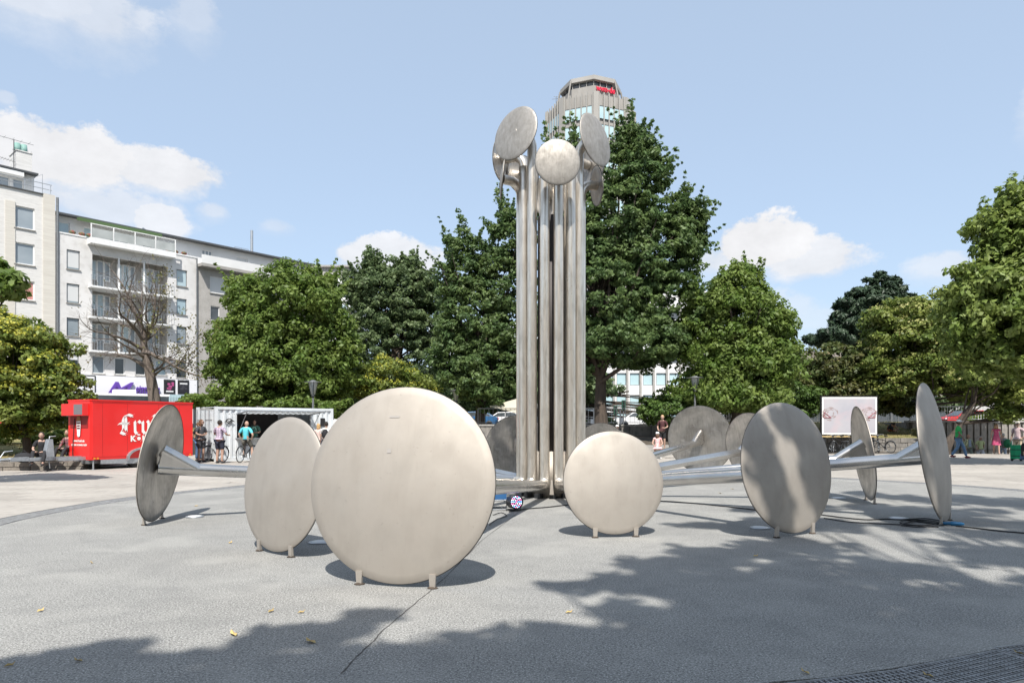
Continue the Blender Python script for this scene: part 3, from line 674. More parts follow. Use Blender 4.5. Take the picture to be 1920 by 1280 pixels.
for zz, l0, l1 in ((az1 - .05, -2.2, 1.5), (az1 - .9, -.1, 1.4), (az1 - 2.0, -1.2, .1)):
    mb.tube([(ax + l0, 4.2 - l0 * .25, zz + .25 * (1 if l0 < -1 else 0)), (ax + l1, 4.2, zz)], .018, 4)
    for q in range(6): x = ax + l0 + (l1 - l0) * (q + .5) / 6; mb.tube([(x, 3.9, zz + .1), (x, 4.7, zz + .1)], .01, 4)
mb.build('roof_antenna', m_dark, B1)

# --- cinema block
B2 = thing('cinema_building', 'pale grey apartment block over a cinema with balconies and a purple script sign', 'building', (FO.x, FO.y, 0), FRZ)
s0, s1 = e1 + .01, fz(370, 470)[0]
zpar = fz(140, 442)[1]
left = [uz(125, 150, 469, 505), uz(125, 149, 532, 568), uz(125, 149, 596, 630), uz(125, 148, 663, 700)]
right = [uz(331, 351, 506, 537), uz(331, 350, 560, 590), uz(331, 350, 612, 644), uz(331, 350, 675, 708)]
low = [uz(173, 196, 667, 700), uz(215, 234, 671, 702), uz(254, 273, 673, 703), uz(292, 312, 676, 703)]
lu0, lu1 = fz(173, 500)[0], fz(315, 500)[0]
rows = [(fz(173, 537)[1], fz(173, 476)[1]), (fz(173, 594)[1], fz(173, 541)[1]), (fz(173, 657)[1], fz(173, 598)[1])]
logs = [(lu0, lu1, a, b) for a, b in rows]
signz = (fz(173, 742)[1] - .6, fz(173, 702)[1])
posters = []
ops = left + right + low + logs
mb = MB(); wall(mb, s0, s1, signz[1], zpar, left + right + low, 0, .24)
mb2 = MB()
# loggia openings cut through: rebuild wall with them
mb = MB(); wall(mb, s0, s1, signz[1], zpar, ops, 0, .24); mb.build('facade_wall', m_wb, B2)
mb = MB()
for a, b in rows:
    mb.b(lu0 - .1, lu1 + .1, 1.5, 1.7, a - .1, b + .1); mb.b(lu0 - .2, lu0 - .003, .243, 1.5, a, b); mb.b(lu1 + .003, lu1 + .2, .243, 1.5, a, b)
mb.build('loggia_back_wall', m_wc, B2)
mb = MB(); mb.b(s0, s1, 1.72, 13, SZ, zpar - .05); mb.b(s0, lu0 - .21, .245, 1.715, SZ, zpar - .05); mb.b(lu1 + .21, s1, .245, 1.715, SZ, zpar - .05); mb.b(lu0 - .2, lu1 + .2, .245, 1.7, SZ, rows[2][0] - .2); mb.build('building_body', m_wb, B2)
for k, (a, b) in enumerate(rows):
    sl_ = MB(); sl_.b(lu0 - .35, lu1 + .35, -.75, 1.49, a - .16, a - .002); slab = sl_.build('balcony_slab', m_white, B2)
    r_ = MB(); r_.b(lu0 - .3, lu1 + .3, -.72, -.68, a + .92, a + .97); r_.build('handrail', m_galv, slab)
    bm = MB(); bm.box((0, 0, .46), (.028, .028, .92)); bme = bm.mesh('baluster', m_galv)
    nn = 30
    for i in range(nn + 1): link('baluster', bme, slab, (lu0 - .3 + (lu1 - lu0 + .6) * i / nn, -.70, a))
    for i in (1, 2):
        u = lu0 + (lu1 - lu0) * i / 3; p = MB(); p.b(u - .07, u + .07, -.06, .08, a, b); p.build('balcony_post', m_white, B2)
    wd = (lu1 - lu0) / 3
    for i in range(3):
        u = lu0 + wd * i + wd * .14
        o = window(B2, u, u + wd * .22, a + .9, b - .25, 1.28, m_glassb, sill=False)
        o = window(B2, u + wd * .23, u + wd * .50, a + .02, b - .2, 1.28, m_glassb if (i + k) % 2 else m_glass, sill=False, fw=.09)
        o = window(B2, u + wd * .51, u + wd * .74, a + .9, b - .25, 1.28, m_glass, sill=False)
for k, o in enumerate(left): window(B2, *o, 0, [m_glassb, m_glassb, m_glass, m_glassd][k], m_grey, fw=.08, blind=[.9, .9, 0, .3][k] or None)
for k, o in enumerate(right): window(B2, *o, 0, [m_glassb, m_glassb, m_glass, m_glassd][k], m_grey, fw=.07)
for k, o in enumerate(low): window(B2, *o, 0, [m_glass, m_glassd, m_glassd, m_glassb][k], m_white, fw=.07)
# sign band with posters and lettering
m_band = mat('white sign band', (.74, .74, .76), rough=.55)
mb = MB(); mb.b(s0, s1 - .15, -.25, .24, SZ + 2.4, signz[1] - .05); mb.build('sign_band', m_band, B2)
mb = MB(); mb.b(s0, s1, .02, .24, SZ, SZ + 2.39); mb.build('shopfront', m_glassd, B2)
def poster(px0, px1, py0, py1, tone, word):
    u0, _ = fz(px0, 720, -.25); u1, _ = fz(px1, 720, -.25); zt = fz(px0, py0, -.25)[1]; zb = fz(px0, py1, -.25)[1]
    f = MB(); f.b(u0, u1, -.31, -.252, zb, zt); fr = f.build('poster_frame', m_dark, B2)
    p = MB(); p.b(u0 + .1, u1 - .1, -.325, -.312, zb + .1, zt - .1); pp = p.build('poster', tone[0], fr)
    p = MB(); w = (u1 - u0 - .3)
    for q in range(7):
        cx, cz_ = u0 + .15 + random.random() * w, zb + .45 + random.random() * (zt - zb - .8); s = random.uniform(.08, .2)
        p.b(max(cx - s, u0 + .12), min(cx + s, u1 - .12), -.332, -.327, cz_ - s * .7, cz_ + s * .7)
    p.build('poster_print', tone[1], fr)
    p = MB(); q = zt - .42 if tone[3] else zb + .18; p.b(u0 + .18, u1 - .18, -.336, -.333, q, q + .14); p.build('poster_title_bar', tone[2], fr)
mp_b, mp_p, mp_w, mp_k = mat('black print', (.02, .02, .025), rough=.5), mat('magenta print', (.42, .08, .22), rough=.5), mat('white print', (.7, .7, .7), rough=.5), mat('dark print', (.05, .05, .06), rough=.5)
poster(157, 179, 703, 738, (mp_w, mp_k, mp_b, 1), 'ROBOT'); poster(307, 328, 711, 738, (mp_b, mp_p, mp_w, 0), 'FILM'); poster(333, 354, 712, 738, (mp_b, mp_k, mp_w, 1), 'MOVIE')
poster(307, 328, 740, 760, (mp_w, mp_k, mp_b, 1), 'KINO'); poster(333, 354, 740, 760, (mp_w, mp_k, mp_b, 1), 'KINO')
m_pur = mat('purple sign letters', (.13, .06, .36), rough=.4)
ua, za = fz(197, 741, -.4); ub = fz(300, 741, -.4)[0]
t_ = text_mesh('M', 1.95, m_pur, 'sign_letter', B2, (ua - .05, -.40, za - .05), (pi / 2, 0, 0), .08, shear=.45, off=.01, sx=1.25)
xx = ua + 2.6
for ch, w in zip('etropolis', (.72, .52, .55, .78, .78, .78, .36, .36, .7)):
    text_mesh(ch, 1.75, m_pur, 'sign_letter', B2, (xx, -.40, za + .10), (pi / 2, 0, 0), .08, shear=.12, off=.0, sx=(ub - ua - 2.6) / 6.2); xx += w * (ub - ua - 2.6) / 5.55
# setback top floor
d2 = 1.9; zr = fz(110, 404, d2)[1]; s1b = fz(345, 455, d2)[0]
tops = [uz(104, 131, 416, 431, d2), uz(157, 180, 427, 441, d2), uz(206, 242, 437, 459, d2), uz(267, 287, 449, 466, d2), uz(310, 328, 459, 473, d2)]
tops = [(a, b, zpar + .35, d) for a, b, c, d in tops]
mb = MB(); wall(mb, s0, s1, zpar - .3, zr, tops, d2, .2); mb.b(s0, s1, d2 + .21, 11, zpar - .3, zr - .01); mb.build('top_floor_wall', m_top, B2)
for k, o in enumerate(tops): window(B2, *o, d2, [m_glassb, m_glassb, m_glass, m_glassd, m_glass][k], sill=False, mull=1 if k == 2 else 0)
mb = MB(); mb.b(s0 - .1, s1 + .02, d2 - .7, 11.2, zr + .001, zr + .16); mb.build('roof_slab', m_roof, B2)
aw0, aw1 = fz(145, 420, d2 - .8)[0], fz(300, 440, d2 - .8)[0]
mb = MB(); mb.add([(aw0, d2 - .6, zr - .02), (aw1, d2 - .6, zr - .02), (aw1, d2 - 1.3, zr - .12), (aw0, d2 - 1.3, zr - .12), (aw0, d2 - .6, zr - .22), (aw1, d2 - .6, zr - .22), (aw1, d2 - 1.3, zr - .42), (aw0, d2 - 1.3, zr - .42)],
    [(0, 1, 2, 3), (7, 6, 5, 4), (3, 2, 6, 7), (0, 3, 7, 4), (1, 5, 6, 2)]); mb.build('awning', mat('green awning', (.07, .12, .045), rough=.8), B2)
for a, b in ((s0, lu0 - .5), (lu1 + .6, s1)): mb = MB(); mb.b(a, b, -.05, .25, zpar + .001, zpar + .12); mb.build('parapet_cap', m_white, B2)
# top balcony over the loggias
zb_ = fz(173, 461)[1]
mb = MB(); mb.b(lu0 - .4, lu1 + .4, -.9, 1.8, zpar - .55, zpar - .02); bal = mb.build('balcony_slab', m_white, B2)
bw = (lu1 - lu0 + .7) / 4
for i in range(4):
    p = MB(); u = lu0 - .35 + bw * i; p.b(u + .06, u + bw - .06, -.85, -.82, zpar + .05, zpar + .82); p.build('balustrade_panel', mat('frosted panel', (.42, .44, .43), (.32, .34, .33), rough=.3, scale=1), bal)
for i in range(5):
    p = MB(); u = lu0 - .35 + bw * i; p.b(u - .04, u + .04, -.88, -.80, zpar, zpar + 1.15); p.build('balustrade_post', m_white, bal)
p = MB(); p.b(lu0 - .4, lu1 + .4, -.87, -.81, zpar + 1.151, zpar + 1.22); p.build('handrail', m_white, bal)
for k in range(16):
    u = s0 + 1 + (s1 - s0 - 2) * k / 16 + random.random() * .5; 
    if abs(u - (lu0 + lu1) / 2) < (lu1 - lu0) / 2: continue
    p = MB(); p.ell((u, .1, zpar + .3), (.3, .12, .18), 6, 4); p.build('flower_box', mat('terrace flowers', (.10, .11, .05), (.28, .06, .06), rough=.9, scale=6, lo=.5, hi=.55), B2)
u, z = fz(274, 432, 4); p = MB(); p.tube([(u, 4, zr), (u, 4, z), (u - .35, 4, z + .15)], .1, 7); p.build('flue', m_galv, B2)
mb = MB(); mb.tube([(s1 - .1, -.12, SZ), (s1 - .1, -.12, zpar)], .07, 6); mb.build('downpipe', m_grey, B2)

# --- third block
B3 = thing('corner_apartment_block', 'long apartment block with pebble render and white set-back top floor behind the big linden', 'building', (FO.x, FO.y, 0), FRZ)
v0, v1 = s1 + .01, fz(600, 510)[0]
zq = fz(380, 502)[1]
o3 = [uz(394, 430, 520, 551), uz(395, 412, 574, 601), uz(396, 413, 637, 656), uz(396, 413, 697, 712)]
def shift(o, du): return (o[0] + du, o[1] + du, o[2], o[3])
o3 += [shift(o3[0], 5.2), shift(o3[0], 10.4), shift(o3[1], 5.2), shift(o3[1], 10.4), shift(o3[2], 5.2), shift(o3[3], 5.2), shift(o3[2], 10.4)]
mb = MB(); wall(mb, v0, v1, SZ, zq, o3, 0.02, .24); mb.build('facade_wall', m_wc, B3)
mb = MB(); mb.b(v0, v1, .265, 13, SZ, zq - .05); mb.build('building_body', m_wc, B3)
for k, o in enumerate(o3): window(B3, *o, .02, m_glassb if k in (0, 4, 5) else m_glassd, fw=.08, blind=.95 if k in (0, 4, 5) else None)
mb = MB(); mb.b(v0, v1, -1.0, 1.9, zq + .001, zq + .3); mb.build('balcony_slab', m_conc, B3)
mb = MB(); mb.b(v0, v1, -.98, -.93, zq + .302, zq + 1.15); mb.build('balustrade_panel', m_top, B3)
t3 = [uz(379, 398, 474, 498, d2), uz(443, 464, 486, 512, d2)]; t3 = [(a, b, zq + .35, zq + 2.35) for a, b, c, d in t3]; t3.append(shift(t3[1], 5)); t3.append(shift(t3[1], 9))
mb = MB(); wall(mb, v0, v1, zq, zr, t3, d2, .2); mb.b(v0, v1, d2 + .21, 11, zq, zr - .01); mb.build('top_floor_wall', m_top, B3)
for k, o in enumerate(t3): window(B3, *o, d2, m_glass if k == 0 else m_glassb, sill=False, mull=2 if k == 0 else 0, blind=None if k == 0 else .9)
mb = MB(); mb.b(v0, v1 + .1, d2 - .7, 11.2, zr + .001, zr + .16); mb.build('roof_slab', m_roof, B3)
u, z = fz(472, 432, 5); p = MB(); p.tube([(u, 5, zr), (u, 5, z)], .16, 8); p.build('flue', m_galv, B3)
p = MB(); u2 = fz(440, 455, 5)[0]
for zz in (.7, 1.3): p.tube([(u2, 5, zr + zz), (u - .4, 5, zr + zz)], .03, 5)
for q in range(3): x = u2 + (u - .4 - u2) * q / 2; p.tube([(x, 5, zr), (x, 5, zr + 1.3)], .03, 5)
p.build('roof_guard', m_galv, B3)
# --- fourth, farther, with red letters
B4 = thing('far_office_building', 'white office building with red roof letters showing between two treetops', 'building', (-33, 112, 1.4))
mb = MB(); mb.b(-4, 6.5, 0, 14, 0, 24.2); mb.build('facade_wall', m_top, B4)
for k in range(6):
    for j in range(3):
        p = MB(); p.b(-3 + k * 1.6, -1.8 + k * 1.6, -.06, -.01, 21.2 - j * 3, 22.9 - j * 3); p.build('window', m_glassd if (k + j) % 3 else m_glassb, B4)
mb = MB(); mb.b(-3.4, 6, 1, 12, 24.21, 26.3); mb.b(-4.1, 6.6, .5, 12.6, 26.31, 26.6); mb.build('roof_structure', m_conc, B4)
m_rl = mat('red roof letters', (.65, .09, .04), rough=.4)
for k, (a, b) in enumerate(((-.9, .2), (3.6, .25))): p = MB(); p.tube([(a + .75 * cos(R(q)), -.3, 21.0 + 1.0 * sin(R(q))) for q in range(60 * k, 301 + 60 * k, 24)], .17, 5); p.build('roof_letter', m_rl, B4)
for a in (.9, 2.0): p = MB(); p.b(a, a + .3, -.4, -.2, 20.0, 22.0); p.build('roof_letter', m_rl, B4)

# --- ring tower
TWX, TWY = (1107 - CX) / FP * 137, 137.0
B5 = thing('office_tower', 'octagonal concrete office tower with vertical ribs and red letters at its crown', 'tower', (TWX, TWY, 1.4))
m_tw = mat('board-marked concrete', (.33, .315, .29), (.255, .243, .225), rough=.9, scale=.25, stretch=(1, 1, .25), c3=(.20, .185, .165), s3=.9, f3=.5)
m_twf = mat('concrete rib', (.375, .358, .33), (.30, .288, .265), rough=.9, scale=.3, stretch=(1, 1, .2))
m_tg = mat('tower window glass', (.46, .60, .62), (.34, .48, .52), rough=.15, scale=.12, spec=.9)
RT, ZT, FL = 8.8, 62.9, 3.45
oct_ = [V((RT * sin(R(45 * k)), -RT * cos(R(45 * k)), 0)) for k in range(8)]
mb = MB(); mb.prism([(p.x * .985, p.y * .985) for p in oct_], 0, ZT - .35); mb.build('tower_core', m_tw, B5)
wf = MB(); wf.box((0, 0, 0), (.98, .10, 2.30)); wfm = wf.mesh('window', m_tg)
fr = MB(); 
for (x0, x1, z0, z1) in ((-.56, -.49, -1.22, 1.22), (.49, .56, -1.22, 1.22), (-.489, .489, 1.15, 1.22), (-.489, .489, -1.22, -1.15)): fr.b(x0, x1, -.09, .04, z0, z1)
frm = fr.mesh('frame', m_dark)
ribs = MB(); farw = MB()
edge = (oct_[1] - oct_[0]).length
rib = MB(); rib.prism([(-.13, .02), (.13, .02), (.10, -.20), (-.10, -.20)], 0, ZT); ribm = rib.mesh('rib', m_twf)
sp = MB(); sp.b(-.55, .55, -.20, 0, 0, 1.32); spm = sp.mesh('spandrel', m_twf)
for k in range(8):
    a, b = oct_[k], oct_[(k + 1) % 8]; d = (b - a).normalized(); out = V((d.y, -d.x, 0)); rz = atan2(d.y, d.x)
    n5 = 5; m0 = .62; pitch = (edge - 2 * m0) / n5
    vis = k in (0, 7)
    for i in range(n5 + 1):
        p = a + d * (m0 + i * pitch); link('rib', ribm, B5, (p.x, p.y, 0), rz)
    # corner pier
    for i in range(n5):
        p = a + d * (m0 + (i + .5) * pitch)
        # wall bay between ribs
        for f in range(18):
            z = ZT - 4.2 - f * FL
            if z < 3: break
            if k in (0, 7) and f < 4:
                o = link('window', wfm, B5, (p.x + out.x * .02, p.y + out.y * .02, z + .4), rz); link('frame', frm, o, (0, 0, 0))
            elif k in (0, 1, 6, 7):
                q = MB(); rot = M.Rotation(rz, 3, 'Z'); farw.box((p.x + out.x * .02, p.y + out.y * .02, z + .4), (.98, .10, 2.30), rot)
    pm_ = MB(); q = a
    pm_.prism([(q.x * 1.03 + s * cos(R(45 * k)) * .5, q.y * 1.03 + s * sin(R(45 * k)) * .5) for s in (-1, 1)] + [(q.x * .95 + s * cos(R(45 * k)) * .5, q.y * .95 + s * sin(R(45 * k)) * .5) for s in (1, -1)], 0, ZT - .1)
    pm_.build('corner_pier', m_twf, B5)
farw.build('lower_windows', m_tg, B5, kind='stuff')
mb = MB(); mb.prism([(p.x * .66, p.y * .66) for p in oct_], ZT - .34, ZT + 2.6); mb.build('crown_wall', m_tw, B5)
mb = MB(); mb.prism([(p.x * .60, p.y * .60) for p in oct_], ZT + 2.601, ZT + 3.7); mb.build('crown_glazing', m_glassd, B5)
for k in range(8):
    a, b = oct_[k] * .63, oct_[(k + 1) % 8] * .63
    for i in range(3):
        p = a.lerp(b, i / 3); mb = MB(); mb.box((p.x, p.y, ZT + 3.15), (.14, .14, 1.09)); mb.build('crown_post', m_tw, B5)
mb = MB(); mb.prism([(p.x * .69, p.y * .69) for p in oct_], ZT + 3.701, ZT + 4.5); mb.build('roof_slab', m_twf, B5)
for k in (1, 2, 6, 7, 3, 5):
    a = oct_[k]; mb = MB(); mb.tube([(a.x * .69, a.y * .69, ZT + 4.1), (a.x * .80, a.y * .80, ZT - .3)], .18, 4); mb.build('sloping_strut', m_tw, B5)
a, b = oct_[0] * .66, oct_[1] * .66; d = (b - a).normalized()
text_mesh('wvm-de', 1.55, mat('red crown letters', (.62, .015, .05), rough=.4, emit=0), 'crown_letters', B5, a + d * .35 + V((d.y, -d.x, 0)) * .35 + V((0, 0, ZT + 1.55)), (pi / 2, 0, atan2(d.y, d.x)), .12, off=.03, sx=.82)
mb = MB(); mb.tube([(-7, -2, ZT - .3), (-7, -2, ZT + 2.2)], .05, 4); mb.tube([(-7.8, -2, ZT + 1.7), (-6.2, -2, ZT + 1.9)], .04, 4); mb.tube([(-7.5, -2, ZT + 2.2), (-6.5, -2, ZT + 2.2)], .04, 4); mb.build('roof_antenna', m_grey, B5)

# --- pale office block seen under the maple
B6 = thing('pale_office_block', 'pale office block with gridded windows seen under the branches right of the big trunk', 'building', (13.6, 106, 1.4))
ops = [(x, x + 1.5, z, z + 1.9) for x in (.6 + 2.05 * i for i in range(7)) for z in (3.0 + 3.4 * j for j in range(5))] + [(x, x + 1.6, .6, 2.2) for x in (.6 + 2.05 * i for i in range(7))]
mb = MB(); wall(mb, 0, 19, 0, 21, ops, 0, .3); mb.b(0, 19, .31, 12, 0, 20.9); mb.build('facade_wall', m_top, B6)
for k, o in enumerate(ops): window(B6, *o, .08, m_tg if k % 5 in (0, 1) else m_glassd, m_grey, sill=False, fw=.09)
mb = MB()
for i in range(8): mb = MB(); mb.b(.02 + 2.05 * i, .32 + 2.05 * i, -.35, -.003, 0, 21); mb.build('facade_rib', m_conc, B6)
mb = MB(); mb.b(14.95, 18, -.10, -.003, 3.5, 10.3); mb.build('advertising_panel', mat('dark blue panel', (.05, .07, .11), rough=.4), B6)
mb = MB(); mb.b(15.3, 16.6, -.14, -.101, 4.5, 8.4); mb.build('advertising_print', mat('poster print', (.42, .22, .15), (.60, .5, .42), rough=.5, scale=1.2, lo=.45, hi=.55), B6)
mb = MB(); mb.add([(15, -.1, 3.2), (18.2, -.1, 3.2), (18.2, -1.5, 2.4), (15, -1.5, 2.4), (15, -.1, 3.1), (18.2, -.1, 3.1), (18.2, -1.5, 2.3), (15, -1.5, 2.3)], [(0, 1, 2, 3), (7, 6, 5, 4), (3, 2, 6, 7), (0, 3, 7, 4), (1, 5, 6, 2)]); mb.build('awning', mat('red awning', (.5, .05, .04), rough=.6), B6)
# distant street fronts glimpsed between the trunks
for k, (x, y, w, h, lab, c) in enumerate([(-12, 98, 17, 15, 'distant turquoise and white shop front glimpsed left of the steel column', (.45, .50, .50)), (34, 100, 30, 11, 'distant low brown building behind the railing on the right', (.25, .22, .19)),
                                       (-78, 92, 26, 14, 'distant grey building glimpsed behind the yellow tree on the left', (.32, .32, .31)), (66, 105, 30, 14, 'distant pale building behind the trees on the far right', (.42, .41, .39))]):
    t = thing('distant_building', lab, 'building', (x, y, 1.4), 0)
    n = int(w / 2.6); oo = [(.6 + i * 2.6, 2.3 + i * 2.6, z, z + 1.6) for i in range(n) for z in (4.2, 7.4, 10.6) if z + 2 < h]
    mb = MB(); wall(mb, 0, w, 0, h, oo, 0, .2); mb.b(0, w, .21, 9, 0, h - .05); mb.build('facade_wall', mat('distant facade %d' % k, c, rough=.9), t)
    for o in oo: p = MB(); p.b(o[0], o[1], .12, .18, o[2], o[3]); p.build('window', m_glassd, t)
    if k == 0:
        mb = MB(); mb.b(0, w, -.3, -.003, 2.3, 3.6); mb.build('shop_sign', mat('turquoise sign', (.05, .38, .48), rough=.5), t)
    mb = MB(); mb.b(.3, w - .3, -.1, -.003, .1, 2.25); mb.build('shop_window', m_glassd, t)
# canopy of the tram stop on the right
t = thing('shelter_roof', 'flat pale shelter roof on posts beside the rightmost disc', 'shelter', (27.6, 52, 1.4))
mb = MB(); mb.add([(-4, -.9, 3.05), (3.6, -.9, 3.05), (2.9, .9, 3.0), (-4, .9, 3.0), (-4, -.9, 3.3), (3.7, -.9, 3.3), (3.2, .9, 3.25), (-4, .9, 3.25)], [(3, 2, 1, 0), (4, 5, 6, 7), (0, 1, 5, 4), (1, 2, 6, 5), (2, 3, 7, 6), (3, 0, 4, 7)]); mb.build('roof', m_galv, t)
for x in (-3.5, 1.5): mb = MB(); mb.b(x - .08, x + .08, .3, .46, 0, 3.0); mb.build('post', m_grey, t)
# ------------------------------------------------------------------ trees
def leafmat(name, a, b, tr=.32, isl=.28): return mat(name, a, b, rough=.52, scale=1.1, island=isl, trans=tr, spec=.4, lo=.4, hi=.6)
lm_lin = leafmat('linden leaf', (.115, .185, .036), (.19, .255, .062), tr=.48)
lm_lin2 = leafmat('pale linden leaf', (.15, .215, .045), (.24, .30, .08), tr=.42)
lm_map = leafmat('maple leaf', (.088, .15, .052), (.155, .22, .075), tr=.46)
lm_map2 = leafmat('grey green leaf', (.11, .165, .07), (.165, .22, .095), tr=.44)
lm_gold = leafmat('golden rain leaf', (.34, .36, .05), (.48, .46, .07), isl=.35, tr=.4)
lm_goldg = leafmat('green golden rain leaf', (.12, .175, .035), (.22, .26, .06), isl=.35, tr=.42)
lm_flow = leafmat('seed cluster', (.42, .40, .16), (.34, .36, .11), isl=.25)
lm_pine = leafmat('pine needle', (.030, .055, .028), (.045, .075, .038), tr=.1)
lm_bush = leafmat('bush leaf', (.06, .115, .022), (.10, .16, .035))
lm_brown = leafmat('sparse olive leaf', (.12, .13, .04), (.18, .15, .06))
def leaves(name, C, N, size, m, parent, rng, aspect=1.75, droop=0.0):
    n = len(C); s = size * rng.uniform(.6, 1.25, (n, 1))
    N = N / (np.linalg.norm(N, axis=1, keepdims=True) + 1e-6)
    A = rng.normal(size=(n, 3)); A[:, 2] -= droop; A -= (A * N).sum(1, keepdims=True) * N; A /= np.linalg.norm(A, axis=1, keepdims=True) + 1e-6
    B = np.cross(N, A); l = s * aspect * .5; w = s * .5
    v = np.empty((n, 4, 3)); v[:, 0] = C - A * l; v[:, 1] = C + B * w + N * s * .12 - A * l * .1; v[:, 2] = C + A * l; v[:, 3] = C - B * w + N * s * .12 - A * l * .1
    me = bpy.data.meshes.new(name); me.vertices.add(n * 4); me.vertices.foreach_set('co', v.reshape(-1))
    me.loops.add(n * 4); me.polygons.add(n)
    me.loops.foreach_set('vertex_index', np.arange(n * 4)); me.polygons.foreach_set('loop_start', np.arange(0, n * 4, 4)); me.polygons.foreach_set('loop_total', np.full(n, 4))
    me.materials.append(m); me.update(); me.validate()
    o = bpy.data.objects.new(name, me); COL.objects.link(o); o.parent = parent; return o
def clumps_from(ells, dens, rng, inner=.45, lobes=.0):
    C = []; Nn = []
    for (c, r) in ells:
        area = (r[0] * r[2] + r[0] * r[1] + r[1] * r[2]); n = max(4, int(area * dens))
        d = rng.normal(size=(n, 3)); d /= np.linalg.norm(d, axis=1, keepdims=True)
        f = rng.uniform(inner, 1.0, (n, 1)) ** .6
        ph = np.array([mnoise.noise(V(q) * 2.2 + V(c)) for q in d]).reshape(-1, 1)
        p = d * f * (1 + lobes * ph) * np.array(r) + np.array(c); C.append(p); Nn.append(d / np.array(r) * min(r))
    C = np.concatenate(C); Nn = np.concatenate(Nn); return C, Nn
def tree(name, label, cat, d, base_px, ells_px, leafm, leaf=.16, cl_r=.55, per=90, dens=7.0, trunk_r=.25, base_z=1.4, group=None, bark=None, flat=.55, droop=.4, lobes=.25, seed=1, spikes=(), depth=.8, accent=None, accent_f=.25, lean=None, limbs=40, trunk_top=None, inner=.45, world=None, aspect=1.75, shoots=0):
    rng = np.random.default_rng(seed)
    if world: ells = [((c[0], c[1], c[2]), r) for c, r in ells_px]; bx, by = base_px
    else:
        ells = []
        for e in ells_px:
            cx, cy, rx, ry = e[:4]; dd = d + (e[4] if len(e) > 4 else 0); p = at(cx, cy, dd)
            ells.append(((p.x, p.y, p.z), (rx / FP * dd, max(rx, ry * .7) / FP * dd * depth, ry / FP * dd)))
        bx = (base_px - CX) / FP * d; by = d
    T = thing(name, label, cat, (bx, by, base_z), 0, group)
    off = np.array([bx, by, base_z])
    C, Nn = clumps_from(ells, dens, rng, inner, lobes)
    C = C - off; C = C[C[:, 2] > .15]; Nn = Nn[:len(C)]
    R_ = cl_r * rng.uniform(.6, 1.35, len(C))
    if shoots:
        rad = C - C.mean(0); far = np.argsort(-(np.abs(rad[:, 0]) + np.maximum(rad[:, 2], 0)))[:max(shoots * 3, 10)]; far = rng.choice(far, min(shoots, len(far)), replace=False)
        for j in far:
            dv_ = Nn[j] / (np.linalg.norm(Nn[j]) + 1e-6) * .8 + np.array([0, 0, .75]) + rng.normal(size=3) * .2; dv_ /= np.linalg.norm(dv_); ln = rng.uniform(.7, 1.7)
            for i in range(6):
                C = np.vstack([C, C[j] + dv_ * ln * i / 5]); Nn = np.vstack([Nn, dv_]); R_ = np.append(R_, cl_r * (.55 - .08 * i))
    for (px0, py0, px1, py1, w) in spikes:
        w *= 1.35; a, b = at(px0, py0, d), at(px1, py1, d); k = max(5, int((b - a).length / .22)); 
        for i in range(k + 1):
            p = a.lerp(b, i / k); q = np.array([p.x + rng.normal() * .1, p.y + rng.normal() * .3, p.z]) - off
            C = np.vstack([C, q]); Nn = np.vstack([Nn, [0, -.3, 1]]); R_ = np.append(R_, max(.14, w / FP * d * (1 - .65 * i / k)))
    cen = C.mean(0)
    m = np.maximum(8, (per * (R_ / cl_r) ** 2)).astype(int); idx = np.repeat(np.arange(len(C)), m); n = len(idx)
    g = rng.normal(size=(n, 3)); g /= np.linalg.norm(g, axis=1, keepdims=True); g *= rng.uniform(.25, 1, (n, 1)) ** .5
    P = C[idx] + g * R_[idx][:, None] * np.array([1, 1, flat])
    P[:, 2] -= droop * .25 * (g[:, 0] ** 2 + g[:, 1] ** 2) * R_[idx]
    out = P - cen; out /= np.linalg.norm(out, axis=1, keepdims=True) + 1e-6
    N = rng.normal(size=(n, 3)) * .65 + g * np.array([.8, .8, 1.1]) + out * .35 + np.array([0, 0, .45])
    if accent:
        pick = (rng.random(len(C)) < accent_f)[idx] & (g[:, 2] > -.1) & (rng.random(n) < .75)
        leaves('crown', P[~pick], N[~pick], leaf, leafm, T, rng, aspect, droop); leaves('flower_clusters', P[pick] + np.array([0, 0, .06]), N[pick], leaf * .85, accent, T, rng, 1.1, 0)
    else: leaves('crown', P, N, leaf, leafm, T, rng, aspect, droop)
    # trunk and limbs
    top = V(cen) if trunk_top is None else V(trunk_top) - V(off)
    if lean: top = V((lean[0], lean[1], lean[2]))
    mb = MB(); pts = [V((0, 0, -.25)), V((0, 0, .25))]
    for k in range(1, 7): t = k / 6; q = V((top.x * t ** 1.3, top.y * t ** 1.3, .25 + (top.z - .25) * t)); q.x += rng.normal() * trunk_r * .35; q.y += rng.normal() * trunk_r * .3; pts.append(q)
    rs = [trunk_r * 1.35, trunk_r * 1.05] + [trunk_r * (1 - .75 * k / 6) for k in range(1, 7)]
    bk = bark or m_bark
    mb.tube(pts, rs, 10); mb.build('trunk', bk, T)
    sel = rng.choice(len(C), min(limbs, len(C)), replace=False); k = 0
    lb = MB()
    for j in sel:
        e = V(C[j]); t = rng.uniform(.3, .95); s0_ = pts[1].lerp(pts[-1], t); 
        if e.z < s0_.z - 1.5: continue
        mid = s0_.lerp(e, .5) + V((rng.normal() * .25, rng.normal() * .25, -.08 * (e - s0_).length))
        r0 = trunk_r * (1 - .7 * t) * .5
        if k < 6: q = MB(); q.tube([s0_, mid, e], [r0 * 1.2, r0 * .7, r0 * .2], 6); q.build('limb', bk, T)
        else: lb.tube([s0_, mid, e], [r0, r0 * .55, r0 * .15], 4)
        k += 1
    if lb.v: lb.build('branches', bk, T, kind='stuff')
    return T
GT = 'trees round the square'
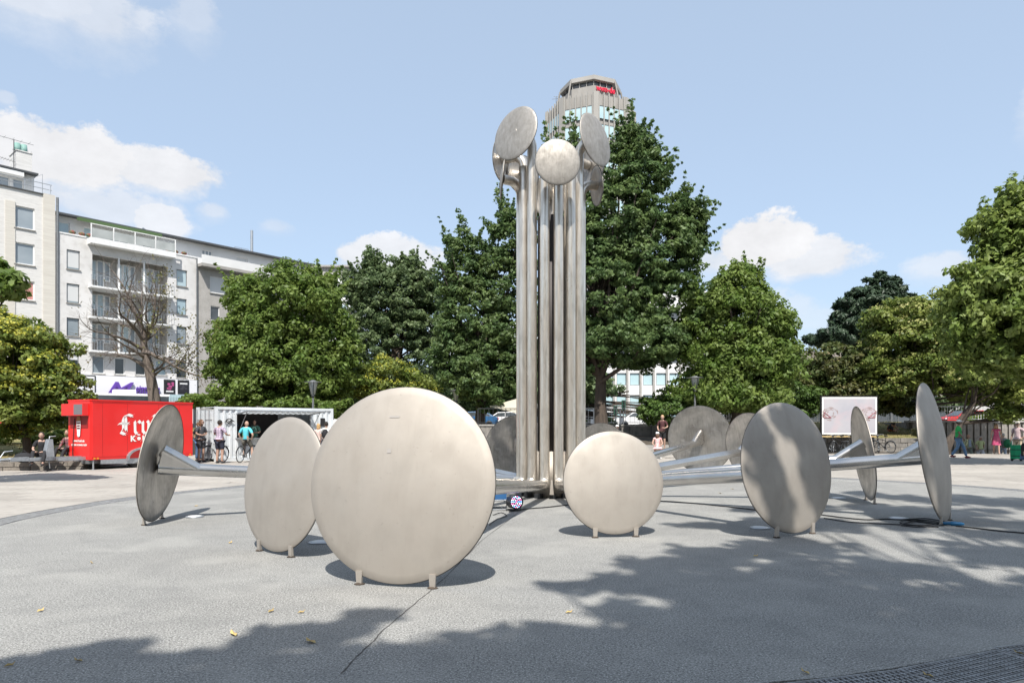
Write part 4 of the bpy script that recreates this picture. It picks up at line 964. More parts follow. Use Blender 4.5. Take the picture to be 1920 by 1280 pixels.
tree('golden_rain_tree', 'low yellow-green tree overhanging the drawbar of the red trailer at the left edge', 'tree', 27.0, 52, [(45, 690, 95, 72), (-40, 650, 110, 80, 1), (95, 735, 60, 48), (30, 770, 95, 45), (110, 690, 35, 28), (20, 630, 45, 32), (-70, 740, 100, 70)], lm_goldg, leaf=.115, cl_r=.42, per=95, dens=15, trunk_r=.16, base_z=.45, seed=3, accent=lm_gold, accent_f=.5, flat=.5, lobes=.3)
tree('linden_tree', 'broad dense linden behind the white container, rounded crown', 'tree', 44, 540, [(540, 575, 105, 85), (520, 660, 118, 80), (470, 690, 75, 60), (610, 660, 62, 95), (530, 720, 118, 45), (430, 640, 38, 40, 1), (600, 560, 40, 45), (460, 560, 35, 40)], lm_lin, leaf=.16, cl_r=.52, per=70, dens=12, trunk_r=.34, seed=4, shoots=7, droop=.9, flat=.75)
tree('locust_tree', 'airy grey-green tree between the linden and the great maple', 'tree', 60, 738, [(735, 560, 85, 70), (690, 540, 42, 45), (770, 530, 45, 45), (730, 650, 95, 80), (700, 500, 22, 28), (765, 505, 20, 30), (810, 590, 35, 60)], lm_map2, leaf=.175, cl_r=.44, per=50, dens=10, trunk_r=.35, seed=5, shoots=60, flat=.6, lobes=.4, inner=.35,
     spikes=[(695, 520, 690, 462, 14), (712, 520, 709, 470, 12), (752, 520, 757, 480, 11), (782, 530, 792, 488, 11), (655, 540, 645, 505, 10), (812, 560, 815, 505, 10)])
tree('golden_rain_tree', 'small yellow-green tree top showing above the biggest disc', 'tree', 46, 725, [(725, 710, 62, 42), (680, 715, 38, 35), (775, 725, 40, 30)], lm_goldg, leaf=.13, cl_r=.5, per=80, dens=9, trunk_r=.18, seed=6, accent=lm_gold, accent_f=.5)
tree('silver_maple', 'tall dark maple left of the steel column with ragged outer twigs', 'tree', 47, 900, [(885, 600, 62, 85), (905, 690, 88, 78), (870, 500, 40, 60), (930, 540, 45, 80), (850, 660, 50, 60), (960, 640, 60, 90), (955, 440, 30, 50)], lm_map, leaf=.155, cl_r=.42, per=54, dens=12, trunk_r=.38, seed=7, shoots=70, lobes=.45,
     spikes=[(880, 460, 862, 398, 13), (850, 480, 832, 430, 12), (940, 440, 905, 405, 12), (840, 560, 815, 520, 12), (950, 420, 935, 345, 14), (930, 470, 892, 448, 12), (870, 540, 838, 545, 11)])
tree('silver_maple', 'tallest maple right behind the steel column with a thick dark trunk', 'tree', 41, 1128, [(1165, 420, 85, 100), (1200, 330, 50, 75), (1230, 470, 85, 90), (1120, 560, 110, 110), (1250, 580, 80, 75), (1060, 420, 50, 100), (1050, 330, 30, 55), (1290, 430, 35, 55), (1180, 640, 120, 55), (1190, 270, 22, 42), (1080, 640, 80, 60)], lm_map, leaf=.15, cl_r=.40, per=54, dens=14, trunk_r=.42, base_z=1.0, seed=8, shoots=110, lobes=.4, trunk_top=(at(1120, 520, 41)), limbs=70,
     spikes=[(1185, 270, 1180, 192, 12), (1195, 290, 1205, 228, 13), (1215, 310, 1238, 262, 12), (1240, 340, 1262, 288, 13), (1262, 370, 1300, 350, 13), (1290, 390, 1338, 378, 14), (1300, 440, 1345, 462, 13), (1285, 470, 1318, 498, 12), (1022, 300, 1022, 226, 9), (1045, 280, 1040, 240, 8), (1075, 280, 1075, 212, 11), (1150, 300, 1158, 232, 11), (1300, 420, 1330, 405, 12), (1280, 410, 1285, 345, 11), (1165, 290, 1168, 215, 8), (1290, 540, 1330, 560, 12), (1218, 290, 1228, 240, 9)])
tree('linden_tree', 'dense dark linden behind the second street lamp on the right', 'tree', 40, 1375, [(1385, 600, 88, 75), (1400, 680, 100, 70), (1330, 690, 55, 60), (1385, 545, 55, 48), (1450, 640, 48, 65), (1360, 740, 110, 28), (1320, 600, 40, 50)], lm_lin, leaf=.15, cl_r=.5, per=70, dens=12.5, trunk_r=.36, base_z=1.0, seed=9, shoots=7, droop=.9, flat=.75, spikes=[(1372, 520, 1376, 487, 16), (1352, 530, 1356, 500, 10), (1395, 520, 1398, 496, 10)])
tree('pine_tree', 'dark blue-green pine rising behind the golden rain trees on the right', 'tree', 60, 1625, [(1655, 540, 34, 26), (1625, 570, 48, 26), (1600, 605, 42, 22), (1665, 560, 40, 20), (1575, 632, 55, 14), (1640, 610, 60, 35), (1585, 575, 18, 12), (1535, 635, 18, 8)], lm_pine, leaf=.16, cl_r=.42, per=120, dens=11, trunk_r=.3, seed=10, flat=.55, droop=-.3, lobes=.6, aspect=3.2, inner=.7)
tree('golden_rain_tree', 'wide golden rain tree with pale seed clusters right of the billboard', 'tree', 43, 1742, [(1710, 640, 92, 78), (1690, 600, 70, 42), (1760, 590, 60, 42), (1780, 680, 110, 65), (1850, 715, 90, 40), (1660, 700, 60, 45)], lm_goldg, leaf=.155, cl_r=.5, per=80, dens=10, trunk_r=.22, base_z=.95, seed=11, accent=lm_flow, accent_f=.42, lobes=.25)
tree('golden_rain_tree', 'darker golden rain tree with brownish top behind the billboard', 'tree', 45, 1590, [(1565, 690, 78, 45), (1580, 735, 95, 40), (1520, 715, 40, 40), (1640, 720, 50, 50), (1700, 750, 50, 30)], leafmat('tawny leaf', (.10, .10, .03), (.075, .11, .028)), leaf=.15, cl_r=.5, per=85, dens=9.5, trunk_r=.22, base_z=1.2, seed=12, accent=lm_brown, accent_f=.3)
tree('linden_tree', 'nearest linden filling the right edge with drooping bright leaves', 'tree', 26.5, 1990, [(1905, 450, 78, 80), (1880, 540, 95, 70), (1900, 620, 128, 75), (1960, 410, 75, 80), (1990, 580, 130, 150), (1830, 560, 45, 40), (1850, 660, 62, 40)], lm_lin2, leaf=.14, cl_r=.38, per=70, dens=20, trunk_r=.32, base_z=0, seed=13, shoots=6, droop=1.2, flat=.85, lobes=.4, spikes=[(1870, 400, 1852, 362, 13), (1890, 370, 1890, 332, 14), (1850, 440, 1815, 425, 12), (1830, 500, 1785, 505, 13), (1810, 540, 1775, 540, 12)])
tree('golden_rain_tree', 'leaning tree over the railing at the right with a slanted dark trunk', 'tree', 37.5, 1772, [(1870, 700, 80, 35), (1920, 740, 70, 35), (1820, 700, 40, 22), (1900, 770, 40, 18)], lm_goldg, leaf=.13, cl_r=.42, per=75, dens=10, trunk_r=.26, base_z=0, seed=14, accent=lm_flow, accent_f=.4, lean=(2.4, .6, 3.4), limbs=16)
tree('linden_tree', 'leafy linden branch reaching in at the left edge beside the tall windows', 'tree', 17, -230, [(-70, 520, 85, 42), (-10, 530, 45, 18), (-160, 500, 120, 90)], lm_lin, leaf=.15, cl_r=.32, per=70, dens=16, trunk_r=.26, base_z=0, seed=15, droop=1.0, flat=.7, lobes=.3)
# shrubs
for k, (d, px, E, m, lab, bz) in enumerate([(40, 1250, [(1255, 765, 58, 30), (1225, 775, 30, 22), (1300, 770, 40, 25)], lm_bush, 'spreading green shrub above the seated woman in the floral dress', .6),
        (43, 1512, [(1512, 740, 30, 24), (1500, 765, 30, 22)], lm_bush, 'bright green shrub left of the billboard', .9),
        (42, 410, [(420, 750, 60, 16), (470, 745, 40, 16), (370, 752, 30, 12), (640, 765, 50, 18), (560, 757, 60, 15)], lm_lin, 'dark green hedge row above the white container', .5),
        (33, 120, [(90, 815, 50, 14), (20, 812, 40, 14)], lm_goldg, 'low dark bushes behind the seated people at left', .6),
        (45, 1130, [(1135, 800, 20, 14), (1080, 790, 20, 12)], lm_bush, 'ivy tuft at the foot of the thick maple trunk', 1.3),
        (31, 1740, [(1735, 815, 14, 16)], lm_brown, 'small dry shrub behind the rightmost disc', .3),
        (48, 1885, [(1890, 790, 55, 12), (1860, 785, 40, 10)], lm_lin, 'trailing greenery hanging over the ribbed wall', 1.7)]):
    tree('shrub', lab, 'shrub', d, px, E, m, leaf=.13, cl_r=.35, per=70, dens=12, trunk_r=.06, base_z=bz, seed=20 + k, limbs=8)
# far mass of foliage closing the gaps between trunks
tree('distant_trees', 'distant dark belt of trees behind the street, seen between the trunks', 'trees', 72, 900, [(820, 740, 150, 38), (1020, 720, 130, 50), (660, 735, 90, 35), (1420, 735, 130, 45), (1560, 730, 90, 40), (1700, 740, 120, 35)], lm_map2, leaf=.3, cl_r=.9, per=60, dens=3.2, trunk_r=.3, seed=40)
# bare tree
def bare_tree():
    d = 45.0; b = at(292, 760, d); rng = random.Random(5)
    T = thing('bare_tree', 'nearly leafless tree with spreading thin branches in front of the cinema facade', 'tree', (b.x, b.y, 1.4))
    tips = []
    def P(px, py, dd=0): p = at(px, py, d + dd); return V((p.x - b.x, p.y - b.y, p.z - 1.4))
    mb = MB(); trunk = [V((0, 0, -.2)), P(290, 752), P(284, 715), P(277, 680), P(270, 650), P(268, 615)]; mb.tube(trunk, [.42, .38, .32, .28, .23, .17], 10); mb.build('trunk', m_barkd, T)
    tw = MB()
    def grow(mb, p, dr, r, lev, ln):
        n = 4; pts = [p]; rs = [r]
        for i in range(n):
            dr = (dr + V((rng.gauss(0, .16), rng.gauss(0, .16), rng.gauss(.0, .13)))).normalized(); p = p + dr * ln / n; pts.append(p); rs.append(r * (1 - .55 * (i + 1) / n))
            if lev < 4 and rng.random() < (.8 if lev else .8):
                s = dr.cross(V((rng.gauss(0, 1), rng.gauss(0, 1), rng.gauss(0, 1)))).normalized()
                grow(tw, p, (dr * .75 + s * .75 + V((0, 0, .12))).normalized(), rs[-1] * .6, lev + 1, ln * rng.uniform(.55, .75))
        if lev < 4: grow(tw, p, dr, rs[-1], lev + 1, ln * .7)
        else: tips.append(p)
        mb.tube(pts, rs, 5 if r > .03 else 3, cap=False)
    for (s, e, r) in [((278, 690), (228, 668), .12), ((272, 655), (215, 612), .11), ((270, 640), (190, 585), .10), ((268, 620), (262, 555), .10), ((270, 640), (318, 590), .11), ((274, 660), (345, 640), .11), ((280, 700), (320, 665), .08), ((282, 710), (330, 672), .07), ((268, 615), (245, 560), .08), ((272, 655), (300, 575), .08), ((275, 672), (200, 640), .08)]:
        a, q = P(*s), P(*e, rng.uniform(-2.5, 2.5)); dr = (q - a).normalized(); mb = MB(); grow(mb, a, dr, r * 1.45, 1, (q - a).length * .78); mb.build('limb', m_barkd, T)
    tw.build('branches', m_barkd, T, kind='stuff')
    arr = np.array([tuple(t) for t in tips]); r2 = np.random.default_rng(3)
    w = arr[arr[:, 0] > 1.0]; w2 = arr[r2.random(len(arr)) < .12]
    C = np.concatenate([np.repeat(w, 5, 0), np.repeat(w2, 2, 0)]); C = C + r2.normal(size=C.shape) * .16
    leaves('sparse_leaves', C, r2.normal(size=C.shape), .10, lm_brown, T, r2)
bare_tree()
# the tree standing behind the photographer, whose shade falls over the asphalt
def shade_tree():
    rng = np.random.default_rng(77); ells = []
    def lift(px, py, z, rad):
        z *= 1.45; rad *= 1.02; p = gp(px, py); q = p - sd * (z / -sd.z) ; return ((q.x, q.y, q.z), (rad, rad, rad * .6))
    spots = []
    for (px, py, z, rad) in [(1250, 1060, 9.5, .6), (1180, 1090, 10, .55), (1330, 1040, 10, .6), (1420, 1040, 9, .75), (1500, 1020, 10, .8), (1300, 1120, 9, .75), (1400, 1110, 9, .9), (1520, 1090, 9.5, .95), (1230, 1180, 8.5, .7), (1340, 1190, 8, .8),
        (1480, 1180, 8, .85), (1620, 1150, 8.5, .8), (1650, 1060, 10.5, .6), (1760, 1130, 8.5, .6), (1880, 1120, 8.5, .6), (1700, 1200, 8, .7), (1850, 1180, 8, .8), (1150, 1230, 8, .45), (1030, 1200, 8, .38), (1080, 1100, 9, .22), (1500, 1250, 7.6, .8), (1330, 1260, 7.6, .7), (1650, 1250, 7.6, .7), (1100, 1265, 7.5, .45),
        (900, 1190, 8, .32), (870, 1240, 7.6, .40), (760, 1250, 7.5, .35), (620, 1250, 7.5, .32), (690, 1150, 8.3, .16), (490, 1200, 8, .20), (560, 1190, 8, .22), (640, 1180, 8.2, .24), (420, 1240, 7.6, .30), (300, 1250, 7.5, .30), (190, 1230, 7.7, .22), (100, 1250, 7.6, .28), (20, 1255, 7.6, .22), (980, 1255, 7.5, .42), (720, 1285, 7.2, .5), (500, 1290, 7.2, .5), (250, 1300, 7.2, .6), (60, 1300, 7.2, .5),
        (1560, 985, 11.5, .5), (1480, 950, 12, .6), (1700, 985, 11.8, .45), (1800, 960, 12.2, .9), (1880, 940, 12.5, 1.2), (1860, 1000, 11, .6), (1720, 935, 12.8, .9), (1640, 925, 13, .5), (1920, 985, 11.5, .8), (1990, 1050, 10, 1.2), (2050, 1150, 9, 1.3), (1320, 985, 11.5, .35), (960, 1330, 7, .8), (1200, 1330, 7, 1.0), (1500, 1330, 7, 1.0), (1800, 1320, 7, 1.0), (1440, 870, 14, .8), (1700, 968, 12, .7), (1745, 974, 12, .6), (1655, 952, 12, .7), (1520, 975, 12, .5), (1500, 955, 12, .35), (1425, 975, 12, .28), (1405, 955, 12, .3), (1465, 940, 12, .3), (1535, 950, 12, .4)]:
        spots.append(lift(px, py, z, rad))
    base = (3.6, -9.5)
    for (cx_, cy_, dd_, zz_, rr_) in [(1480, 775, 10, 13, .22), (1515, 800, 10, 13, .32), (1540, 850, 10, 13.5, .32), (1548, 905, 10, 13, .30), (1412, 850, 10, 13, .26), (1408, 900, 10, 13.5, .26), (1430, 945, 10, 13, .26), (1462, 975, 10, 13, .28), (1520, 760, 10, 13, .25), 
                (1745, 790, 11.3, 14, .34), (1752, 840, 11.3, 14, .38), (1758, 890, 11.3, 14, .38), (1765, 940, 11.3, 14, .34), (1740, 760, 11.3, 14, .22), (1770, 850, 11.3, 14, .3)]:
        q = at(cx_, cy_, dd_); q = q - sd * ((zz_ - q.z) / -sd.z); spots.append(((q.x, q.y, q.z), (rr_, rr_, rr_ * .6)))
    T = tree('shade_tree', 'large tree behind the viewpoint whose dappled shade covers the foreground asphalt', 'tree', 0, base, spots, lm_lin, leaf=.16, cl_r=.23, per=24, dens=23, trunk_r=.34, base_z=0, seed=55, world=True, trunk_top=V((3.0, -7.0, 12)), limbs=70, inner=.1, flat=.7, lobes=.55)
    # unseen second tree, added to cut the fill light from the sky
    tree('shade_tree', 'unseen second tree added behind the viewpoint on the left to cut fill light', 'tree', 0, (-9, -12), [((-9, -12, 8), (4, 4, 3)), ((-6.5, -11, 7), (2.5, 2.5, 2))], lm_lin, leaf=.2, cl_r=.6, per=60, dens=6, trunk_r=.3, base_z=0, seed=56, world=True)
shade_tree()
for k, (x, y, z, r, lab) in enumerate([(6, -17, 9, 6.5, 'broad unseen tree added further behind the viewpoint on the right to cut fill light'), (-3, -20, 10, 6, 'broad unseen tree added directly behind the viewpoint to cut fill light'), (15, -10, 8.5, 5, 'unseen tree added beside the viewpoint on the far right to cut fill light'), (-20, -14, 9, 6, 'unseen tree added behind the viewpoint on the far left to cut fill light'), (26, -18, 9, 7, 'unseen tree added behind the viewpoint on the outer right to cut fill light'), (22, 3, 8, 4.5, 'unseen tree added on the right edge of the square to cut fill light')]):  # unseen trees added to block sky and lower the fill light
    tree('shade_tree', lab, 'tree', 0, (x, y), [((x, y, z), (r, r, r * .62)), ((x + r * .4, y + r * .3, z - 1.5), (r * .6, r * .6, r * .4))], lm_lin, leaf=.34, cl_r=.95, per=46, dens=2.6, trunk_r=.35, base_z=0, seed=60 + k, world=True, limbs=12)
t = thing('unseen_house_row', 'unseen row of pale houses added behind the viewpoint to cut fill light', 'building', (-45, -48, 0))  # unseen houses added to lower fill light and darken disc reflections
for i in range(6):
    mb = MB(); mb.b(i * 16, i * 16 + 15.9, -12, 0, 0, 15 + (i * 5) % 4); mb.build('house_wall', m_wb if i % 2 else m_top, t)
    for j in range(5):
        for k in range(4): mb = MB(); mb.b(i * 16 + 1.2 + j * 3, i * 16 + 2.7 + j * 3, .003, .06, 2 + k * 3.3, 4 + k * 3.3); mb.build('window', m_glassd, t)
# ------------------------------------------------------------------ people
m_skin = mat('skin', (.40, .26, .20), (.36, .225, .165), rough=.6, scale=9); m_skind = mat('tanned skin', (.20, .12, .085), rough=.6)
def cloth(name, a, b=None, scale=30): return mat(name, a, b, rough=.85, scale=scale)
def plaid(name, c0, c1, c2, sc=11.0):
    if name in MATS: return MATS[name]
    m = bpy.data.materials.new(name); m.use_nodes = True; t = m.node_tree; b = t.nodes['Principled BSDF']; b.inputs['Roughness'].default_value = .85
    tcn = t.nodes.new('ShaderNodeTexCoord'); sp_ = t.nodes.new('ShaderNodeSeparateXYZ'); t.links.new(tcn.outputs['Object'], sp_.inputs[0]); prev = None
    for ax, w, thr, c in ((0, sc, .55, c1), (2, sc, .55, c1), (0, sc * 2.1, .80, c2), (2, sc * 2.1, .80, c2)):
        mu = t.nodes.new('ShaderNodeMath'); mu.operation = 'MULTIPLY'; t.links.new(sp_.outputs[ax], mu.inputs[0]); mu.inputs[1].default_value = w
        fr = t.nodes.new('ShaderNodeMath'); fr.operation = 'FRACT'; t.links.new(mu.outputs[0], fr.inputs[0])
        gt = t.nodes.new('ShaderNodeMath'); gt.operation = 'GREATER_THAN'; t.links.new(fr.outputs[0], gt.inputs[0]); gt.inputs[1].default_value = thr
        hf = t.nodes.new('ShaderNodeMath'); hf.operation = 'MULTIPLY'; t.links.new(gt.outputs[0], hf.inputs[0]); hf.inputs[1].default_value = .6
        mxn = t.nodes.new('ShaderNodeMixRGB'); t.links.new(hf.outputs[0], mxn.inputs[0]); mxn.inputs[2].default_value = (*c, 1)
        if prev: t.links.new(prev, mxn.inputs[1])
        else: mxn.inputs[1].default_value = (*c0, 1)
        prev = mxn.outputs[0]
    t.links.new(prev, b.inputs['Base Color']); MATS[name] = m; return m
def skin(name, joints, edges, radii, root, m, parent, sub=1):
    names = list(joints); idx = {k: i for i, k in enumerate(names)}
    me = bpy.data.meshes.new(name); me.from_pydata([tuple(joints[k]) for k in names], [(idx[a], idx[b]) for a, b in edges], [])
    o = bpy.data.objects.new(name, me); COL.objects.link(o)
    md = o.modifiers.new('s', 'SKIN'); md.use_smooth_shade = True
    for k in names:
        r = radii[k]; r = (r, r) if isinstance(r, (int, float)) else r; me.skin_vertices[0].data[idx[k]].radius = r
        me.skin_vertices[0].data[idx[k]].use_root = (k == root)
    sb = o.modifiers.new('b', 'SUBSURF'); sb.levels = sub; sb.render_levels = sub
    dg = bpy.context.evaluated_depsgraph_get(); m2 = bpy.data.meshes.new_from_object(o.evaluated_get(dg)); bpy.data.objects.remove(o)
    m2.materials.clear(); m2.materials.append(m); m2.name = name
    q = bpy.data.objects.new(name, m2); COL.objects.link(q); q.parent = parent; return q
BASE = dict(pelvis=(0, 0, .97), belly=(0, -.01, 1.10), chest=(0, 0, 1.30), neckb=(0, .01, 1.45), neck=(0, 0, 1.53),
            hipL=(.09, 0, .90), kneeL=(.105, -.02, .50), ankL=(.11, .02, .09), toeL=(.13, -.14, .04), shL=(.175, .005, 1.41), elL=(.235, .04, 1.15), wrL=(.25, -.05, .92), hdL=(.25, -.075, .86))
for k in list(BASE):
    if k.endswith('L'): x, y, z = BASE[k]; BASE[k[:-1] + 'R'] = (-x, y, z)
RAD = dict(pelvis=.125, belly=.115, chest=.13, neckb=.075, neck=.052, hip=.088, knee=.058, ank=.038, toe=.03, sh=.062, el=.042, wr=.029, hd=.024)
def person(label, x, y, z=0.0, face=0.0, H=1.75, pose=None, top=None, bottom=None, bt='shorts', hair=None, hairlen=0.0, hat=None, hatm=None, skinm=None, sleeve='short', shoes=None, glasses=False, wide=1.0, headturn=0.0, lie=None, bald=False, group='people around the square', beard=False):
    skinm = skinm or m_skin; J = {k: V(v) for k, v in BASE.items()}
    for k, v in (pose or {}).items(): J[k] = V(v)
    T = thing('person', label, 'person', (x, y, z), R(face), group); s = H / 1.75; T.scale = (s * wide, s * wide, s)
    if lie is not None: T.rotation_euler = lie
    r = lambda k: RAD[k] if k in RAD else RAD[k[:-1]]
    E = [('pelvis', 'belly'), ('belly', 'chest'), ('chest', 'neckb'), ('neckb', 'neck')]
    for s_ in 'LR': E += [('pelvis', 'hip' + s_), ('hip' + s_, 'knee' + s_), ('knee' + s_, 'ank' + s_), ('ank' + s_, 'toe' + s_), ('neckb', 'sh' + s_), ('sh' + s_, 'el' + s_), ('el' + s_, 'wr' + s_), ('wr' + s_, 'hd' + s_)]
    body = skin('body', J, E, {k: r(k) for k in J}, 'pelvis', skinm, T)
    # head and fingers joined to the body mesh
    up = (J['neck'] - J['neckb']).normalized(); hc = J['neck'] + up * .115 + V((0, -.012, 0)); q = up.to_track_quat('Z', 'Y').to_matrix(); q = M.Rotation(R(headturn), 3, 'Z')
    mb = MB(); mb.ell(hc, (.077, .094, .115), 14, 10, q)
    mb.ell(hc + q @ V((0, -.098, -.012)), (.013, .02, .022), 6, 4, q); mb.ell(hc + q @ V((0, -.088, -.055)), (.028, .010, .009), 6, 4, q)
    for sx in (-1, 1): mb.ell(hc + q @ V((sx * .078, .0, -.01)), (.011, .018, .03), 6, 4, q)
    for s_ in 'LR':
        h = J['hd' + s_]; d = (h - J['wr' + s_]).normalized(); a = d.cross(V((0, 1, .2))).normalized(); b = d.cross(a)
        mb.ell(h + d * .012, (.022, .034, .04), 6, 4, d.to_track_quat('Z', 'Y').to_matrix())
        for f, ln in ((-1.5, .055), (-.5, .07), (.5, .065), (1.5, .05)):
            p0 = h + d * .04 + b * f * .015; mb.tube([p0, p0 + d * ln * .6, p0 + d * ln * .9 + a * .018], [.0085, .008, .005], 5)
        p0 = h + b * .028; mb.tube([p0, p0 + b * .02 + d * .03, p0 + b * .018 + d * .055], [.010, .009, .006], 5)
    me = mb.mesh('h', skinm); bm = bmesh.new(); bm.from_mesh(body.data); bm.from_mesh(me); bm.to_mesh(body.data); bm.free(); bpy.data.meshes.remove(me)
    mb = MB()
    if glasses:
        for sx in (-1, 1): mb.ell(hc + q @ V((sx * .033, -.086, .018)), (.026, .014, .018), 6, 4, q)
        mb.tube([hc + q @ V((-.078, -.02, .02)), hc + q @ V((-.05, -.085, .022)), hc + q @ V((.05, -.085, .022)), hc + q @ V((.078, -.02, .02))], .006, 4); mb.build('sunglasses', m_black, T)
    else:
        for sx in (-1, 1): mb.ell(hc + q @ V((sx * .032, -.084, .016)), (.012, .008, .007), 6, 4, q)
        mb.build('eyes', m_black, T)
    if not bald:
        mb = MB(); mb.ell(hc + q @ V((0, .022, .028)), (.088, .095, .108), 12, 8, q)
        if hairlen: mb.ell(hc + q @ V((0, .055, -.05 - hairlen * .3)), (.088, .055, .08 + hairlen), 10, 8, q); [mb.ell(hc + q @ V((sx * .07, .01, -.04 - hairlen * .3)), (.026, .055, .06 + hairlen), 8, 6, q) for sx in (-1, 1)]
        mb.build('hair', hair, T)
    if hat == 'cap':
        mb = MB(); mb.ell(hc + q @ V((0, .008, .062)), (.095, .108, .075), 12, 8, q); mb.ell(hc + q @ V((0, -.13, .055)), (.07, .075, .010), 10, 4, q); mb.build('cap', hatm, T)
    if hat == 'brim':
        mb = MB(); mb.lathe([(.165, -.015), (.15, .0), (.10, .02), (.098, .09), (.07, .105), (.0001, .11)], 16, M.Translation(hc + V((0, .01, .035))) @ q.to_4x4()); mb.build('hat', hatm, T)
    if beard: mb = MB(); mb.ell(hc + q @ V((0, -.065, -.075)), (.05, .04, .045), 8, 6, q); mb.build('beard', hair, T)
    # clothes
    g = .017; JT = {k: J[k] for k in ('pelvis', 'belly', 'chest', 'neckb')}; ET = [('pelvis', 'belly'), ('belly', 'chest'), ('chest', 'neckb')]; RT_ = {k: r(k) + g for k in JT}; RT_['neckb'] = .082
    for s_ in 'LR':
        JT['sh' + s_] = J['sh' + s_]; RT_['sh' + s_] = .078; ET.append(('neckb', 'sh' + s_)); t = {'short': .8, 'none': .12, 'long': 1.0}[sleeve]
        JT['el' + s_] = J['sh' + s_].lerp(J['el' + s_], t); RT_['el' + s_] = .064 if t < 1 else .055; ET.append(('sh' + s_, 'el' + s_))
        if sleeve == 'long': JT['wr' + s_] = J['wr' + s_]; RT_['wr' + s_] = .042; ET.append(('el' + s_, 'wr' + s_))
    skin('shirt' if bt != 'dress' else 'bodice', JT, ET, RT_, 'belly', top, T)
    if bt in ('shorts', 'jeans', 'trousers'):
        JB = {'pelvis': J['pelvis'] + V((0, 0, .02))}; EB = []; RB = {'pelvis': .137}
        for s_ in 'LR':
            JB['hip' + s_] = J['hip' + s_]; RB['hip' + s_] = .105; EB.append(('pelvis', 'hip' + s_))
            kk = J['knee' + s_]; kt = kk.lerp(J['hip' + s_], .08) if bt == 'shorts' else kk; JB['knee' + s_] = kt; RB['knee' + s_] = .088 if bt == 'shorts' else .074; EB.append(('hip' + s_, 'knee' + s_))
            if bt != 'shorts': JB['ank' + s_] = J['ank' + s_] + V((0, 0, .01)); RB['ank' + s_] = .062; EB.append(('knee' + s_, 'ank' + s_))
        skin(bt if bt != 'shorts' else 'shorts', JB, EB, RB, 'pelvis', bottom, T)
    else:
        kc = (J['kneeL'] + J['kneeR']) / 2; p = J['belly']; mb = MB(); n = 18; rg = []
        ln = 0.95 if bt == 'dress' else 1.15
        for (t, rx, ry) in ((0, .135, .12), (.25, .17, .15), (.6, .20, .17), (ln, .235, .19)):
            c = p.lerp(kc, t); rg.append([V((c.x + rx * cos(2 * pi * j / n) * (1 + .05 * sin(j * 3)), c.y + ry * sin(2 * pi * j / n) * (1 + .05 * cos(j * 5)), c.z)) for j in range(n)])
        mb.add([v for q_ in rg for v in q_], [(i * n + j, i * n + (j + 1) % n, (i + 1) * n + (j + 1) % n, (i + 1) * n + j) for i in range(3) for j in range(n)], True); mb.build('skirt', bottom or top, T)
    if shoes:
        for s_ in 'LR':
            a, t = J['ank' + s_], J['toe' + s_]; d = (t - a); d.z = 0; d = d.normalized() if d.length > .02 else V((0, -1, 0)); rz = M.Rotation(atan2(d.x, -d.y) * -1, 3, 'Z') if False else d.to_track_quat('Y', 'Z').to_matrix()
            mb = MB(); mb.ell(a + d * .055 + V((0, 0, -.045)), (.048, .135, .045), 10, 6, rz); mb.build('shoe', shoes, T)
    return T, J
def px2(px, py): p = gp(px, py); return p.x, p.y
H_br, H_dk, H_gy, H_bl = cloth('brown hair', (.14, .07, .035), (.09, .045, .025), 60), cloth('dark hair', (.02, .016, .013)), cloth('grey hair', (.42, .41, .39)), cloth('fair hair', (.42, .27, .12))
denim = cloth('blue denim', (.05, .10, .20), (.09, .15, .27), 7); navy = cloth('navy cloth', (.018, .022, .04)); blk = cloth('black cloth', (.015, .015, .018)); dgr = cloth('dark grey cloth', (.045, .047, .055)); olive = cloth('olive grey cloth', (.10, .095, .08))
crossed = dict(elL=(.25, -.02, 1.17), wrL=(.10, -.17, 1.16), hdL=(.03, -.19, 1.17), elR=(-.25, -.02, 1.17), wrR=(-.10, -.18, 1.12), hdR=(-.03, -.20, 1.13))
pock = dict(elL=(.30, .06, 1.16), wrL=(.22, -.06, .98), hdL=(.17, -.10, .95), elR=(-.30, .06, 1.16), wrR=(-.22, -.06, .98), hdR=(-.17, -.10, .95))
walk = dict(kneeL=(.10, -.20, .52), ankL=(.11, -.30, .10), toeL=(.12, -.45, .06), kneeR=(-.10, .02, .50), ankR=(-.10, .26, .14), toeR=(-.10, .14, .04), elL=(.25, .12, 1.16), wrL=(.27, .10, .92), hdL=(.27, .09, .86), elR=(-.25, -.04, 1.15), wrR=(-.26, -.18, .95), hdR=(-.26, -.21, .89))
sit = dict(hipL=(.10, -.03, .50), hipR=(-.10, -.03, .50), pelvis=(0, 0, .54), belly=(0, .02, .68), chest=(0, 0, .88), neckb=(0, -.03, 1.03), neck=(0, -.05, 1.11), shL=(.175, -.02, .99), shR=(-.175, -.02, .99), kneeL=(.14, -.42, .50), kneeR=(-.14, -.42, .50), ankL=(.14, -.42, .09), ankR=(-.14, -.40, .09), toeL=(.15, -.56, .04), toeR=(-.15, -.54, .04),
           elL=(.25, -.12, .76), wrL=(.14, -.30, .66), hdL=(.10, -.35, .66), elR=(-.25, -.12, .76), wrR=(-.14, -.30, .66), hdR=(-.10, -.35, .66))
sitlow = {k: (v[0], v[1], v[2] - .20) for k, v in sit.items()}
sitlow.update(kneeL=(.18, -.36, .48), kneeR=(-.18, -.36, .48), ankL=(.16, -.56, .08), ankR=(-.16, -.56, .08), toeL=(.17, -.70, .04), toeR=(-.17, -.70, .04))
